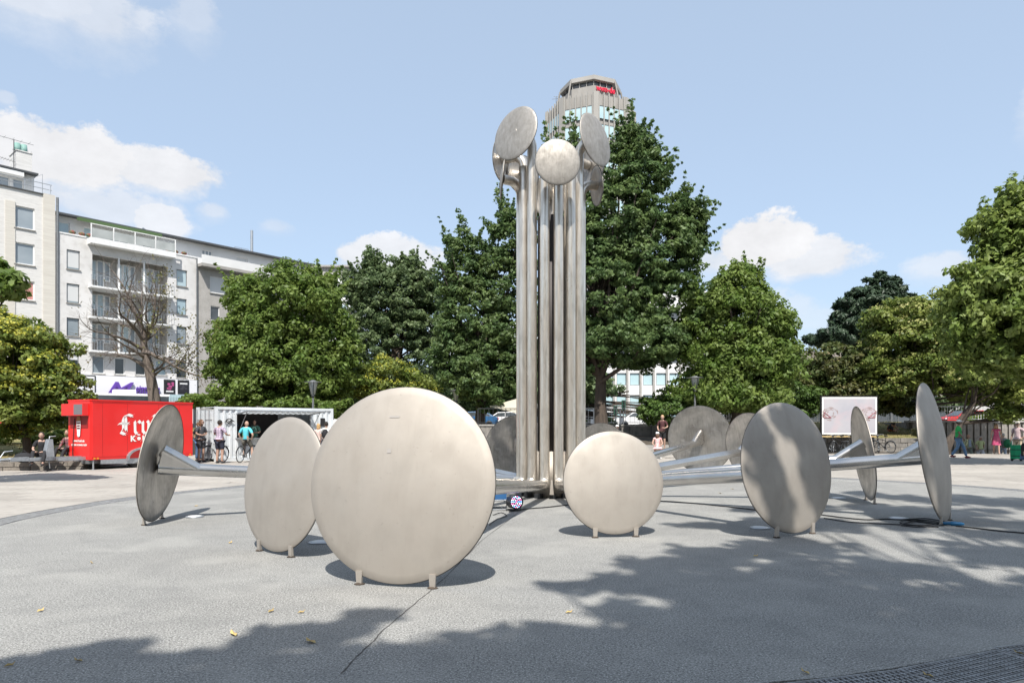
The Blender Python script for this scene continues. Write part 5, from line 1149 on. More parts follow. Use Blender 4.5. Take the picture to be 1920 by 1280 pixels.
# by the container
x, y = px2(365, 865); person('man in black t-shirt and blue jeans partly hidden behind another at the trailer corner', x, y + .35, 0, 150, 1.72, pock, blk, denim, 'jeans', H_br, shoes=m_dark, headturn=-60)
x, y = px2(377, 866); person('long-haired man in dark grey t-shirt and grey shorts with folded arms and sunglasses', x, y, 0, 65, 1.83, crossed, dgr, dgr, 'shorts', H_br, .05, shoes=m_dark, glasses=True, headturn=25)
x, y = px2(412, 868); person('dark-haired man seen from behind in a purple plaid shirt and navy shorts', x, y, 0, 165, 1.80, dict(elL=(.27, -.05, 1.18), wrL=(.20, -.26, 1.16), hdL=(.18, -.31, 1.17), elR=(-.27, -.03, 1.18), wrR=(-.22, -.22, 1.14), hdR=(-.20, -.27, 1.15)), plaid('purple plaid', (.40, .32, .42), (.05, .035, .10), (.75, .65, .72)), navy, 'shorts', H_dk, shoes=m_dark, wide=1.1)
x, y = px2(441, 862); person('person in long black dress and blue sun hat at the hatch', x, y, 0, 175, 1.66, None, blk, blk, 'skirt', H_dk, hat='brim', hatm=cloth('blue hat cloth', (.06, .20, .48)), shoes=m_dark)
mb = MB(); mb.ell((0, 0, 0), (.11, .07, .14), 8, 6); mb.tube([(0, 0, .12), (.08, .02, .45), (.16, .03, .62)], .012, 4); o = mb.build('shoulder_bag', blk, loc=(x - .28, y - .05, .86)); tag(o, 'small black shoulder bag carried by the person in the blue hat', 'bag')
x, y = px2(461, 866); seatp = {k: (v[0], v[1], v[2] + .42) for k, v in sit.items()}; seatp.update(kneeL=(.14, -.20, .62), ankL=(.15, -.10, .28), toeL=(.16, -.22, .24), kneeR=(-.20, -.16, .60), ankR=(-.26, -.02, .10), toeR=(-.27, -.16, .04), elL=(.30, .02, 1.18), elR=(-.33, .06, 1.16), wrL=(.25, -.05, 1.02), hdL=(.20, -.03, .99), wrR=(-.23, -.05, .98), hdR=(-.18, -.04, .97))
person('balding man in turquoise t-shirt sitting astride a bicycle with hands on hips', x, y, 0, 178, 1.78, seatp, cloth('turquoise cloth', (.10, .50, .58), (.08, .42, .50), 6), olive, 'shorts', H_br, shoes=m_dark, headturn=60, bald=True)
person('vendor with dark hair inside the container hatch, right of the turquoise shirt', *(at(478, 800, 31.6).xy), .12, 0, 1.72, crossed, cloth('printed dark shirt', (.03, .08, .10), (.12, .3, .2), 20), blk, 'trousers', H_dk, .04)
person('vendor in the shade at the left end of the container hatch', *(at(436, 800, 31.4).xy), .12, -30, 1.74, None, blk, blk, 'trousers', H_dk)
person('fair-haired person seen from behind, just left of the biggest disc', *(at(597, 800, 31.0).xy), 0, 170, 1.66, None, cloth('pale pink cloth', (.55, .42, .38)), denim, 'jeans', H_bl, .03, shoes=m_dark)
x, y = at(612, 800, 30.5).xy; person('person in white shirt with black backpack beside the big disc', x, y, 0, 190, 1.74, None, cloth('white cloth', (.72, .72, .70)), dgr, 'shorts', H_dk, shoes=m_dark)
mb = MB(); mb.ell((0, 0, 0), (.15, .10, .22), 10, 7); mb.tube([(-.1, -.05, .18), (-.12, -.2, .12), (-.1, -.05, -.15)], .018, 5); mb.tube([(.1, -.05, .18), (.12, -.2, .12), (.1, -.05, -.15)], .018, 5)
o = mb.build('backpack', blk, loc=(x, y - .22, 1.22)); tag(o, 'black backpack on the back of the person in a white shirt', 'backpack')
# seated in the shade at left
p = at(68, 860, 23.6); person('person in black sitting in deep shade on the stone ledge left of the trailer', p.x, 23.9, .22, 20, 1.75, sitlow, blk, blk, 'jeans', H_dk, shoes=m_dark, sleeve='short')
p = at(120, 860, 25); person('person in red and black checked shirt sitting behind the trailer drawbar', p.x, 25.3, .30, -10, 1.75, sitlow, plaid('red plaid', (.20, .02, .025), (.02, .01, .015), (.3, .25, .25), 9), blk, 'jeans', H_br, shoes=m_dark, sleeve='long')
mb = MB(); mb.ell((0, 0, .17), (.34, .2, .18), 12, 8); mb.tube([(-.12, 0, .33), (0, 0, .42), (.12, 0, .33)], .012, 5); p = at(41, 858, 23.8); o = mb.build('duffel_bag', blk, loc=(p.x, 23.9, .30)); tag(o, 'black duffel bag lying on the grass left of the seated person', 'bag')
# middle distance
x, y = px2(1228, 858); person('woman in white cap and pink floral dress sitting with a camera', x, 33.0, .0, -10, 1.66, sit, cloth('floral cloth', (.62, .20, .25), (.75, .68, .62), 9), None, 'dress', H_br, .06, hat='cap', hatm=m_white, shoes=m_white, sleeve='none')
person('young man in dark red t-shirt and shorts standing by the shrub', *(at(1242, 800, 34.2).xy), .38, -15, 1.72, dict(elL=(.26, -.03, 1.16), wrL=(.12, -.2, 1.10), hdL=(.07, -.23, 1.11), elR=(-.24, .02, 1.15), wrR=(-.2, -.15, 1.0), hdR=(-.17, -.2, .98)), cloth('dark maroon cloth', (.06, .018, .02)), blk, 'shorts', H_bl, shoes=m_dark, skinm=m_skin)
person('person with a pale cap whose head shows above the second front disc', *(at(1157, 800, 34).xy), 0, 10, 1.60, None, cloth('white cloth', (.72, .72, .70)), denim, 'jeans', H_bl, hat='cap', hatm=m_white)
# right side
x, y = px2(1797, 859); GX, GY = x, y
person('man striding in a green polo shirt, white cap, sunglasses and blue jeans', x, y, 0, 55, 1.84, walk, cloth('bright green cloth', (.03, .42, .10), (.025, .36, .08), 5), cloth('faded denim', (.10, .19, .32), (.18, .28, .42), 7), 'jeans', H_dk, hat='cap', hatm=m_white, shoes=cloth('maroon shoe', (.16, .02, .03)), glasses=True, skinm=m_skind)
mb = MB(); mb.tube([(-.16, .08, 1.5), (.0, -.16, 1.28), (.2, -.02, 1.0)], .014, 5); mb.box((.23, .05, .98), (.10, .26, .18)); o = mb.build('crossbody_bag', blk, loc=(x, y, 0)); o.rotation_euler = (0, 0, R(55)); tag(o, 'dark crossbody bag worn by the man in the green shirt', 'bag')
zf = -.68
holdR = dict(elL=(.26, -.02, 1.15), wrL=(.33, -.08, .92), hdL=(.35, -.10, .86))
p = at(1815, 830, 40.4); person('elderly man in light green jacket and grey trousers, holding hands with a woman', p.x, 40.4, zf, 5, 1.74, dict(walk, **holdR), cloth('sage jacket cloth', (.34, .38, .25)), cloth('grey green trousers', (.20, .24, .21)), 'trousers', H_gy, sleeve='long', shoes=m_dark, wide=1.12, bald=True)
mb = MB(); mb.box((0, -.135, 1.22), (.13, .03, .42)); o = mb.build('shirt_front', cloth('pale blue shirt', (.30, .36, .46)), loc=(p.x, 40.4, zf)); o.parent = None; o.rotation_euler = (0, 0, R(5)); SHF = o
p = at(1838, 830, 40.2); person('grey-haired elderly woman in lime blouse and white trousers', p.x, 40.2, zf, -5, 1.62, walk, cloth('lime blouse cloth', (.52, .58, .30), (.45, .5, .26), 9), cloth('white trousers', (.66, .66, .70)), 'trousers', H_gy, shoes=m_dark, wide=1.12)
p = at(1868, 830, 37.9); person('blonde woman in crimson dress walking at the top of the steps', p.x, 37.9, 0, -30, 1.66, walk, cloth('crimson cloth', (.42, .03, .13), (.5, .12, .2), 8), None, 'dress', H_bl, .08, shoes=m_skin, sleeve='none')
p = at(1881, 830, 39.6); person('person with pale trousers walking away behind the crimson dress', p.x, 39.6, zf + .1, 170, 1.7, walk, cloth('grey shirt cloth', (.25, .27, .28)), cloth('pale blue trousers', (.45, .52, .62)), 'trousers', H_gy, shoes=m_white)
mb = MB(); mb.ell((0, 0, 0), (.24, .17, .26), 10, 8); mb.ell((0, -.12, -.05), (.14, .09, .12), 8, 6); o = mb.build('backpack', cloth('green nylon', (.015, .16, .07)), loc=(p.x + .05, p.y - .30, .55)); tag(o, 'dark green backpack beside the crimson dress', 'backpack')
x, y = at(1908, 800, 32.0).xy; person('man in pale cap and patterned shirt standing hand on hip at the right edge', x, y, .0, -60, 1.76, dict(elL=(.36, .10, 1.2), wrL=(.22, .02, 1.03), hdL=(.17, .0, 1.0)), plaid('small check', (.48, .38, .38), (.22, .12, .15), (.6, .5, .5), 22), cloth('khaki cloth', (.50, .40, .28)), 'shorts', H_br, hat='cap', hatm=cloth('cream cloth', (.62, .58, .48)), shoes=m_dark, glasses=True)
x, y = px2(1926, 870); person('person in blue jeans sitting on the ground at the right edge', x, y + .15, -.2, 75, 1.75, sit, blk, denim, 'jeans', H_br, shoes=m_black, sleeve='long')
t = thing('trolley_bag', 'green trolley bag with black straps standing at the right edge', 'bag', (*px2(1909, 864), 0)); mb = MB(); mb.b(-.24, .24, -.16, .16, .10, .72); mb.build('bag_body', cloth('green nylon bright', (.01, .30, .13)), t)
for z in (.22, .5): mb = MB(); mb.b(-.245, .245, -.165, .165, z, z + .03); mb.build('strap', blk, t)
mb = MB(); mb.tube([(-.17, .14, .72), (-.17, .14, 1.0), (.17, .14, 1.0), (.17, .14, .72)], .012, 5); mb.build('handle', m_galv, t)
for sx in (-1, 1): mb = MB(); mb.tube([(sx * .2 - .02, .1, .07), (sx * .2 + .02, .1, .07)], .07, 12); mb.build('wheel', m_black, t)
p = at(1668, 812, 45.0); person('person in dark jacket and orange shorts lying curled on the sloping lawn', p.x, 45.2, 1.22, 0, 1.7, dict(sitlow), navy, cloth('orange cloth', (.35, .09, .03)), 'shorts', H_dk, shoes=m_dark, lie=(R(8), R(-62), R(70)))

# ------------------------------------------------------------------ bicycles
def bicycle():
    t = thing('bicycle', 'black city bicycle standing between the man in grey shorts and the plaid shirt', 'bicycle', (0, 0, 0), 0, 'parked bicycles')
    ty = MB(); N = 26
    ring = [(cos(2 * pi * i / N) * .335, 0, sin(2 * pi * i / N) * .335) for i in range(N + 1)]; ty.tube(ring, .018, 6, cap=False)
    rm = MB(); rm.tube([(a * .93, 0, c * .93) for a, b, c in ring], .009, 5, cap=False)
    for i in range(16): a = 2 * pi * i / 16; rm.tube([(0, 0, 0), (cos(a) * .31, 0, sin(a) * .31)], .0022, 3, cap=False)
    rm.tube([(0, -.04, 0), (0, .04, 0)], .025, 8)
    tm, rmm = ty.mesh('tyre', m_black), rm.mesh('wheel', m_galv)
    for x in (-.53, .55):
        w = link('wheel', rmm, t, (x, 0, .355)); link('tyre', tm, w)
    f = MB()
    for a, b, r in [((-.12, 0, .29), (-.20, 0, .86), .018), ((-.17, 0, .72), (.36, 0, .80), .017), ((-.12, 0, .29), (.38, 0, .68), .02), ((.34, 0, .86), (.40, 0, .62), .02), ((-.53, .03, .355), (-.12, .02, .29), .011), ((-.53, -.03, .355), (-.12, -.02, .29), .011), ((-.53, .03, .355), (-.18, .02, .72), .010), ((-.53, -.03, .355), (-.18, -.02, .72), .010), ((.40, .03, .62), (.55, .04, .355), .013), ((.40, -.03, .62), (.55, -.04, .355), .013)]: f.tube([a, b], r, 6)
    f.build('frame', mat('black bicycle paint', (.02, .02, .022), rough=.3), t)
    h = MB(); h.tube([(.34, 0, .84), (.32, 0, 1.02)], .014, 6); h.tube([(.16, -.28, 1.04), (.30, -.20, 1.06), (.34, 0, 1.03), (.30, .20, 1.06), (.16, .28, 1.04)], .013, 6); h.build('handlebar', m_galv, t)
    s = MB(); s.ell((-.22, 0, .97), (.14, .08, .035), 10, 6); s.tube([(-.20, 0, .85), (-.215, 0, .95)], .013, 6); s.build('saddle', m_black, t)
    c = MB(); c.tube([(-.12, -.045, .29), (-.12, -.03, .29)], .09, 14); c.tube([(-.12, -.08, .29), (-.05, -.08, .15)], .011, 5); c.tube([(-.12, .08, .29), (-.19, .08, .43)], .011, 5); c.box((-.05, -.12, .15), (.09, .08, .02)); c.box((-.19, .12, .43), (.09, .08, .02)); c.build('crank', m_galv, t)
    g_ = MB(); g_.tube([(cos(a) * .365 - .53, 0, sin(a) * .365 + .355) for a in [R(q) for q in range(10, 190, 20)]], .022, 4); g_.tube([(cos(a) * .365 + .55, 0, sin(a) * .365 + .355) for a in [R(q) for q in range(20, 180, 20)]], .022, 4); g_.build('mudguard', m_dark, t)
    k = MB(); k.tube([(-.40, -.05, .68), (-.80, -.05, .70)], .008, 5); k.tube([(-.40, .05, .68), (-.80, .05, .70)], .008, 5); k.tube([(-.78, -.05, .70), (-.78, .05, .70)], .008, 5); k.build('rack', m_galv, t)
    return t
bk = bicycle(); x, y = px2(398, 866); bk.location = (x, y + .25, 0); bk.rotation_euler = (R(6), 0, R(150))
for lab, px, py, dy, rz in [('dark bicycle behind the man in the plaid shirt', 432, 864, .5, 20), ('bicycle ridden by the man in the turquoise t-shirt', 462, 866, 0, 82), ('bicycle under the left end of the billboard', 1561, 845, 0, 70), ('second bicycle under the left end of the billboard, handlebar turned', 1572, 845, .35, 100), ('bicycle behind the arm below the billboard', 1596, 845, 0, 75), ('bicycle under the right end of the billboard', 1645, 845, .2, 60), ('bicycle leaning behind the rear right disc', 1655, 843, .5, 110)]:
    x, y = px2(px, py); c = copy_tree(bk); c['label'] = lab; c.location = (x, y + dy, 0); c.rotation_euler = (R(random.uniform(-5, 5)), 0, R(rz))
    if px > 1000: c.location = (at(px, 0, 39.8).x, 39.8 + random.uniform(-.3, .3), 0)

# ------------------------------------------------------------------ red drinks trailer
m_red = mat('red trailer paint', (.72, .018, .016), (.68, .016, .014), rough=.35, scale=1.5, coat=.3)
m_wh = mat('white sign paint', (.8, .79, .76), rough=.5)
A0 = V((-15.06, 24.4, 0)); B0 = V((-13.1, 28.0, 0)); dv = (B0 - A0); LT = dv.length; trz = atan2(dv.y, dv.x)
TR = thing('drinks_trailer', 'red box trailer for serving beer with white blackletter lettering and grey drawbar', 'trailer', A0, trz)
zb0, zt0, WT = .36, 2.48, 1.75      # local +x along the long side, +y away to the left
mb = MB(); bev = .06
mb.prism([(bev, 0), (LT, 0), (LT, WT), (.35, WT), (0, WT * .80), (0, bev)], zb0, zt0); mb.build('body', m_red, TR)
mb = MB(); mb.prism([(bev - .02, -.02), (LT + .02, -.02), (LT + .02, WT + .02), (.33, WT + .02), (-.02, WT * .81), (-.02, bev)], zt0 + .002, zt0 + .05); mb.build('roof', m_red, TR)
mb = MB(); mb.b(.0, LT, -.012, -.003, zb0 + .10, zb0 + .115); mb.b(bev, LT, -.012, -.003, zt0 - .05, zt0 - .035); mb.build('trim_strip', m_red, TR)
for u in (.42, 1.35, 2.6, 3.5): mb = MB(); mb.b(u, u + .008, -.004, -.001, zb0 + .12, zt0 - .06); mb.build('panel_seam', mat('dark red seam', (.30, .01, .01), rough=.5), TR)
mb = MB(); mb.b(-.22, -.004, .10, WT - .30, 1.95, 2.38); mb.build('service_canopy', m_red, TR)
mb = MB(); mb.b(-.2, -.006, -.0, .62, 1.90, 2.32) if False else mb.add([(-.225, .13, 1.98), (-.225, .66, 1.98), (-.225, .66, 2.35), (-.225, .13, 2.35)], [(3, 2, 1, 0)]); mb.build('canopy_window', mat('smoked acrylic', (.17, .15, .16), rough=.2), TR)
mb = MB(); mb.b(-.012, -.003, .15, WT * .72, 1.50, 1.93); mb.build('hatch_shade', mat('dark red shade panel', (.28, .012, .012), rough=.5), TR)  # darker red plate, paints the shade below the canopy
# glass emblem: a round-topped beer glass
gl = MB(); gl.add([(-.03, .70 + sx, z) for sx, z in [(-.09, 1.25), (.09, 1.25), (.115, 1.5), (.13, 1.75), (-.13, 1.75), (-.115, 1.5)]], [(5, 4, 3, 2, 1, 0)]); gl.add([(-.03, .70 + .09 * cos(a), 1.25 + .07 * sin(a)) for a in [R(q) for q in range(180, 361, 20)]], [tuple(range(10))]); e_ = gl.build('emblem', m_wh, TR)
gl = MB(); gl.add([(-.031, .70 + .13 * cos(R(q)), 1.757 + .22 * sin(R(q))) for q in range(0, 181, 20)], [tuple(range(10))[::-1]]); gl.build('emblem_window', mat('amber window', (.30, .11, .01), rough=.4), e_)
gl = MB()
for k in range(3): gl.add([(-.036, .70 + sx, z) for sx, z in [(-.09, 1.70 - k * .09), (.09, 1.70 - k * .09), (.09, 1.645 - k * .09), (-.09, 1.645 - k * .09)]], [(0, 1, 2, 3)])
gl.build('emblem_print', mat('emblem dark print', (.12, .02, .02), rough=.5), e_)
text_mesh('www.frueh.de', .125, m_wh, 'lettering', TR, (-.012, 1.08, 1.0), (pi / 2, 0, -pi / 2), .002, off=.003)
text_mesh('CÖLNER HOFBRÄU FRÜH', .085, m_wh, 'lettering', TR, (-.012, 1.2, .86), (pi / 2, 0, -pi / 2), .002, off=.002)
# blackletter strokes drawn with a slanted broad nib
def nib(mb, pts, x0, z0, s, w=.085, y=-.016):
    nv = V((w * .72, 0, w * .70)) * s
    for a, b in zip(pts, pts[1:]):
        a = V((x0 + a[0] * s, 0, z0 + a[1] * s)); b = V((x0 + b[0] * s, 0, z0 + b[1] * s))
        P = [a - nv, a + nv, b + nv, b - nv]
        if ((P[1] - P[0]).cross(P[2] - P[1])).y > 0: P = P[::-1]
        mb.add([(p.x, y, p.z) for p in P], [(0, 1, 2, 3)])
LTR = {'F': [[(.28, 1.0), (.20, .80), (.22, .32), (.08, .10), (.30, .0), (.42, .1)], [(.24, .95), (.50, 1.08), (.72, 1.0), (.85, 1.12)], [(-.05, .55), (.12, .62), (.40, .56), (.55, .62)], [(.36, .9), (.38, .2)]],
       'r': [[(.02, .62), (.12, .72), (.14, .15), (.24, .02), (.34, .1)], [(.20, .58), (.34, .74), (.46, .62)]],
       'u': [[(.02, .62), (.12, .72), (.12, .18), (.24, .03), (.42, .15)], [(.38, .74), (.46, .66), (.44, .15), (.54, .02), (.62, .1)], [(.14, .93), (.18, .97)], [(.38, .93), (.42, .97)]],
       'h': [[(.02, 1.0), (.14, 1.08), (.14, .12), (.22, .02)], [(.18, .60), (.36, .74), (.46, .60), (.44, .10), (.34, -.16)]]}
fx = 1.03
for ch, w in (('F', .80), ('r', .50), ('u', .70), ('h', .6)):
    for rep, (mm, dx, yy, nm) in enumerate(((m_wh, 0, -.016, 'letter'),)):
        mb = MB()
        for st_ in LTR[ch]: nib(mb, st_, fx, 1.27, .68, .085)
        mb.build(nm, mm, TR)
    mb = MB()
    for st_ in LTR[ch]: nib(mb, [(a + .07, b - .05) for a, b in st_], fx, 1.27, .68, .022, -.014)
    mb.build('letter_outline', m_wh, TR)
    fx += w * .64
text_mesh('KÖLSCH', .30, m_wh, 'lettering', TR, (1.46, -.012, 1.0), (pi / 2, 0, 0), .003, off=.012, sx=1.05)
# chassis
mb = MB(); mb.b(.0, LT - .1, .15, WT - .15, .22, .355); mb.build('chassis', m_grey, TR)
mb = MB(); mb.add([(.35, -.01, .355), (2.0, -.01, .355), (1.6, -.01, .16), (.35, -.01, .2)], [(3, 2, 1, 0)]); mb.add([(.35, .03, .355), (2.0, .03, .355), (1.6, .03, .16), (.35, .03, .2)], [(0, 1, 2, 3)]); mb.build('side_skirt', m_galv, TR)
db = MB(); db.b(-1.9, .1, .55, .67, .38, .50) ; db.b(-.9, .1, .3, .4, .36, .48); db.build('drawbar', m_galv, TR)
db = MB(); db.b(-2.3, -1.75, .52, .70, .40, .53); db.tube([(-2.75, .61, .36), (-2.55, .61, .46), (-2.3, .61, .47)], .05, 8); db.tube([(-2.6, .61, .48), (-2.45, .61, .72), (-2.2, .61, .75)], .02, 6); db.build('coupling', m_galv, TR)
db = MB(); db.add([(-1.25, .5, .5), (-.95, .5, .5), (-1.0, .5, 1.12), (-1.12, .5, 1.12), (-1.25, .72, .5), (-.95, .72, .5), (-1.0, .72, 1.12), (-1.12, .72, 1.12)], [(0, 1, 2, 3), (7, 6, 5, 4), (0, 3, 7, 4), (1, 5, 6, 2), (2, 6, 7, 3)]); db.tube([(-1.06, .61, 1.1), (-1.06, .61, 1.2), (-.85, .61, 1.22)], .018, 5); db.build('jockey_stand', m_galv, TR)
db = MB(); db.tube([(-1.08, .56, .11), (-1.08, .66, .11)], .105, 14); jw = db.build('jockey_wheel', m_black, TR); db = MB(); db.tube([(-1.08, .54, .11), (-1.08, .61, .42)], .02, 6); db.build('fork', m_grey, jw)
for (u, v) in ((.12, .0), (-.25, 1.15), (LT - .2, .1)): db = MB(); db.tube([(u, v + .05, .36), (u, v + .05, .02)], .028, 6); db.box((u, v + .05, .012), (.10, .10, .02)); db.build('prop_leg', m_galv, TR)
for u in (1.72, 2.42):
    w = MB(); w.lathe([(.12, -.09), (.27, -.10), (.315, -.06), (.315, .06), (.27, .10), (.12, .09)], 24, M.Translation((u, .16, .315)) @ M.Rotation(R(90), 4, 'X')); wo_ = w.build('wheel', m_black, TR)
    w = MB(); w.lathe([(.0001, .085), (.05, .09), (.06, .07), (.15, .065), (.17, .098)], 20, M.Translation((u, .16, .315)) @ M.Rotation(R(90), 4, 'X')); w.build('rim', m_galv, wo_)
fd = MB(); FP_ = [(2.07 + .78 * cos(R(q)), .30 + .48 * sin(R(q)) ** .8 if 0 < q < 180 else .30) for q in range(0, 181, 15)]
vs = [(a, -.10, b) for a, b in FP_] + [(a, .05, b) for a, b in FP_] + [(2.07 + (a - 2.07) * .90, -.10, .3 + (b - .3) * .86) for a, b in FP_]; n = len(FP_)
fd.add(vs, [(i, i + 1, n + i + 1, n + i) for i in range(n - 1)] + [(i + 1, i, 2 * n + i, 2 * n + i + 1) for i in range(n - 1)]); fd.build('fender', m_galv, TR)
for u in (.10, .22, LT - .15): db = MB(); db.b(u, u + .06, -.025, -.003, zb0 + .02, zb0 + .08); db.build('marker_lamp', mat('amber lamp', (.75, .25, .02), rough=.3), TR)
cb = MB(); cb.tube([(-.03, .95, 1.85), (-.05, .97, 1.5), (-.04, 1.02, 1.1), (-.05, 1.05, .6), (-.04, 1.0, .3), (-.1, .9, .02)], .014, 5); cb.build('cable', m_black, TR)

# ------------------------------------------------------------------ white container bar
m_cont = mat('white container paint', (.60, .63, .65), (.52, .55, .57), rough=.5, scale=1.4, c3=(.38, .36, .33), s3=5, f3=.25)
C0 = V((-13.05, 30.0, 0)); C1 = V((-8.9, 34.0, 0)); dv = C1 - C0; LC = dv.length; crz = atan2(dv.y, dv.x)
CT = thing('container_bar', 'white corrugated shipping container with a propped-up serving hatch', 'container', C0, crz); HC, WC = 2.43, 2.3
def corr(mb, u0, u1, z0, z1, y=0.0, pitch=.26, dp=.05, axis='x'):
    n = max(1, round((u1 - u0) / pitch)); p = (u1 - u0) / n; P = []
    for i in range(n): u = u0 + i * p; P += [(u, 0), (u + p * .3, 0), (u + p * .45, dp), (u + p * .85, dp)]
    P.append((u1, 0)); f = (lambda a, b, z: (a, y + b, z)) if axis == 'x' else (lambda a, b, z: (y + b, a, z))
    mb.add([f(a, b, z0) for a, b in P] + [f(a, b, z1) for a, b in P], [(i, i + 1, len(P) + i + 1, len(P) + i) for i in range(len(P) - 1)])
hu0, hu1, hz0, hz1 = .95, 4.55, 1.02, 2.12
mb = MB(); corr(mb, .12, LC - .12, hz1, HC - .12, .03); corr(mb, .12, hu0, .16, hz1 - .001, .03); corr(mb, hu0, LC - .12, .16, hz0, .03); corr(mb, hu1, LC - .12, hz0 + .001, hz1 - .001, .03); mb.build('side_panel', m_cont, CT)
mb = MB(); mb.b(.12, LC - .12, WC - .05, WC, .16, HC - .12); mb.b(LC - .1, LC - .05, .1, WC - .1, .16, HC - .12); mb.build('rear_panel', m_cont, CT)
for (a, b) in ((0, 0), (LC - .13, 0), (0, WC - .13), (LC - .13, WC - .13)): mb = MB(); mb.b(a, a + .13, b, b + .13, 0, HC); mb.build('corner_post', m_cont, CT)
mb = MB(); mb.b(.131, LC - .131, .0, .10, HC - .12, HC - .01); mb.b(.131, LC - .131, .0, .10, 0, .16); mb.b(.131, LC - .131, WC - .1, WC, 0, .15); mb.build('frame_rail', m_cont, CT)
mb = MB(); corr(mb, .1, LC - .1, .1, WC - .1, 0) ; mb.v = [(x, z, HC - .03 + y * .5) for x, y, z in mb.v]; mb.build('roof', m_cont, CT)
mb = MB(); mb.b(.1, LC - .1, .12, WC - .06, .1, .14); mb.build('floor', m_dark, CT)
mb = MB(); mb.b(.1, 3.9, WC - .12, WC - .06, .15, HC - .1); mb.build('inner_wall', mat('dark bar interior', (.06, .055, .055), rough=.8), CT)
for (a, b, c, d) in ((hu0 - .05, hu0, hz0, hz1 + .05), (hu1, hu1 + .05, hz0, hz1 + .05)): mb = MB(); mb.b(a, b, -.02, .09, c, d); mb.build('hatch_frame', m_cont, CT)
mb = MB(); mb.b(hu0, hu1, -.02, .09, hz1 + .002, hz1 + .05); mb.build('hatch_frame', m_cont, CT)
mb = MB(); mb.b(hu0 - .02, hu1 + .02, -.32, .35, hz0 - .03, hz0 + .012); mb.build('counter', m_galv, CT)
mb = MB()
n = 14
for i in range(n):
    u = hu0 + (hu1 - hu0) * i / n; w = (hu1 - hu0) / n
    for (a, b, z) in ((u, u + w * .5, 0), (u + w * .5, u + w, .04)): mb.add([(a, -.03, hz1 - .02 + z), (b, -.03, hz1 - .02 + z), (b, -1.35, hz1 + .10 + z), (a, -1.35, hz1 + .10 + z)], [(0, 1, 2, 3)])
mb.build('hatch_flap', m_cont, CT)
mb = MB()
for a, b in (((hu0, -.03, hz1), (hu0, -1.35, hz1 + .12)), ((hu1, -.03, hz1), (hu1, -1.35, hz1 + .12)), ((hu0, -1.35, hz1 + .12), (hu1, -1.35, hz1 + .12))): mb.tube([a, b], .035, 6)
mb.build('flap_frame', m_galv, CT)
for u in (hu0 + .05, hu1 - .05): mb = MB(); mb.tube([(u, -.02, hz0 + .15), (u, -1.0, hz1 + .06)], .018, 6); mb.build('strut', m_galv, CT)
# end doors
for k, (a, b) in enumerate(((.14, 1.14), (1.16, WC - .14))):
    mb = MB(); mb.b(-.05, -.01, a, b, .12, HC - .14); dr = mb.build('door', m_cont, CT)
    for z in (.35, .85, 1.35, 1.85): mb = MB(); mb.b(-.075, -.052, a + .08, b - .08, z, z + .32); mb.build('door_panel', m_cont, dr)
    for v in (a + .3, b - .25): mb = MB(); mb.tube([(-.10, v, .08), (-.10, v, HC - .1)], .018, 6); mb.build('lock_rod', m_galv, dr)
mb = MB(); mb.tube([(.62 + .13 * cos(R(q)), -.02, 1.80 + .09 * sin(R(q))) for q in range(0, 361, 30)], .022, 5); mb.build('emblem', m_black, CT)
mb = MB(); mb.tube([(.42, -.02, 1.74), (.52, -.02, 1.86), (.60, -.02, 1.76), (.72, -.02, 1.84), (.84, -.02, 1.76)], .02, 5); mb.build('emblem', m_black, CT)
mb = MB(); mb.b(5.05, 5.3, -.03, -.005, 1.55, 1.95); mb.build('poster', m_black, CT)
for k in range(6): mb = MB(); mb.lathe([(.035, 0), (.035, .16), (.014, .2), (.014, .26)], 8, M.Translation((1.3 + k * .5, .18, hz0 + .014))); o = mb.build('bottle', mat('bottle glass', (.05, .12, .04), rough=.2), CT); o.parent = None; o.matrix_world = CT.matrix_basis @ M.Identity(4); tag(o, ['leftmost small bottle on the container counter', 'second bottle from the left on the container counter', 'third bottle from the left on the container counter', 'bottle on the counter in front of the inner vendor', 'second bottle from the right on the container counter', 'rightmost bottle on the container counter'][k], 'bottle', 'bottles on the container counter')

# ------------------------------------------------------------------ street lamps
def lamp(label, px, ytop, d, z0):
    top = at(px, ytop, d); h = top.z - z0
    t = thing('street_lamp', label, 'street lamp', (top.x, d, z0), 0, 'street lamps around the square')
    mb = MB(); mb.tube([(0, 0, 0), (0, 0, h * .3), (0, 0, h - .95)], [.085, .065, .055], 10); mb.build('post', m_grey, t)
    mb = MB(); mb.lathe([(.07, h - .97), (.10, h - .9), (.10, h - .82), (.06, h - .78)], 14); mb.build('collar', m_dark, t)
    mb = MB(); mb.lathe([(.11, h - .79), (.24, h - .16), (.25, h - .13)], 16); mb.build('lantern', mat('grey lamp glass', (.26, .29, .30), rough=.15, spec=.9), t)
    for k in range(4): a = k * pi / 2 + .4; mb = MB(); mb.tube([(.115 * cos(a), .115 * sin(a), h - .8), (.25 * cos(a), .25 * sin(a), h - .13)], .014, 5); mb.build('lantern_rib', m_dark, t)
    mb = MB(); mb.lathe([(.0001, h), (.12, h - .02), (.16, h - .07), (.46, h - .115), (.47, h - .135), (.0001, h - .125)], 22); mb.build('cap', m_grey, t)
lamp('street lamp in front of the big linden, behind the container', 587, 712, 37, 0.0)
lamp('street lamp behind the upper edge of the biggest disc', 855, 729, 46, 1.4)
lamp('street lamp in front of the dark linden on the right', 1303, 704, 38, 0.0)
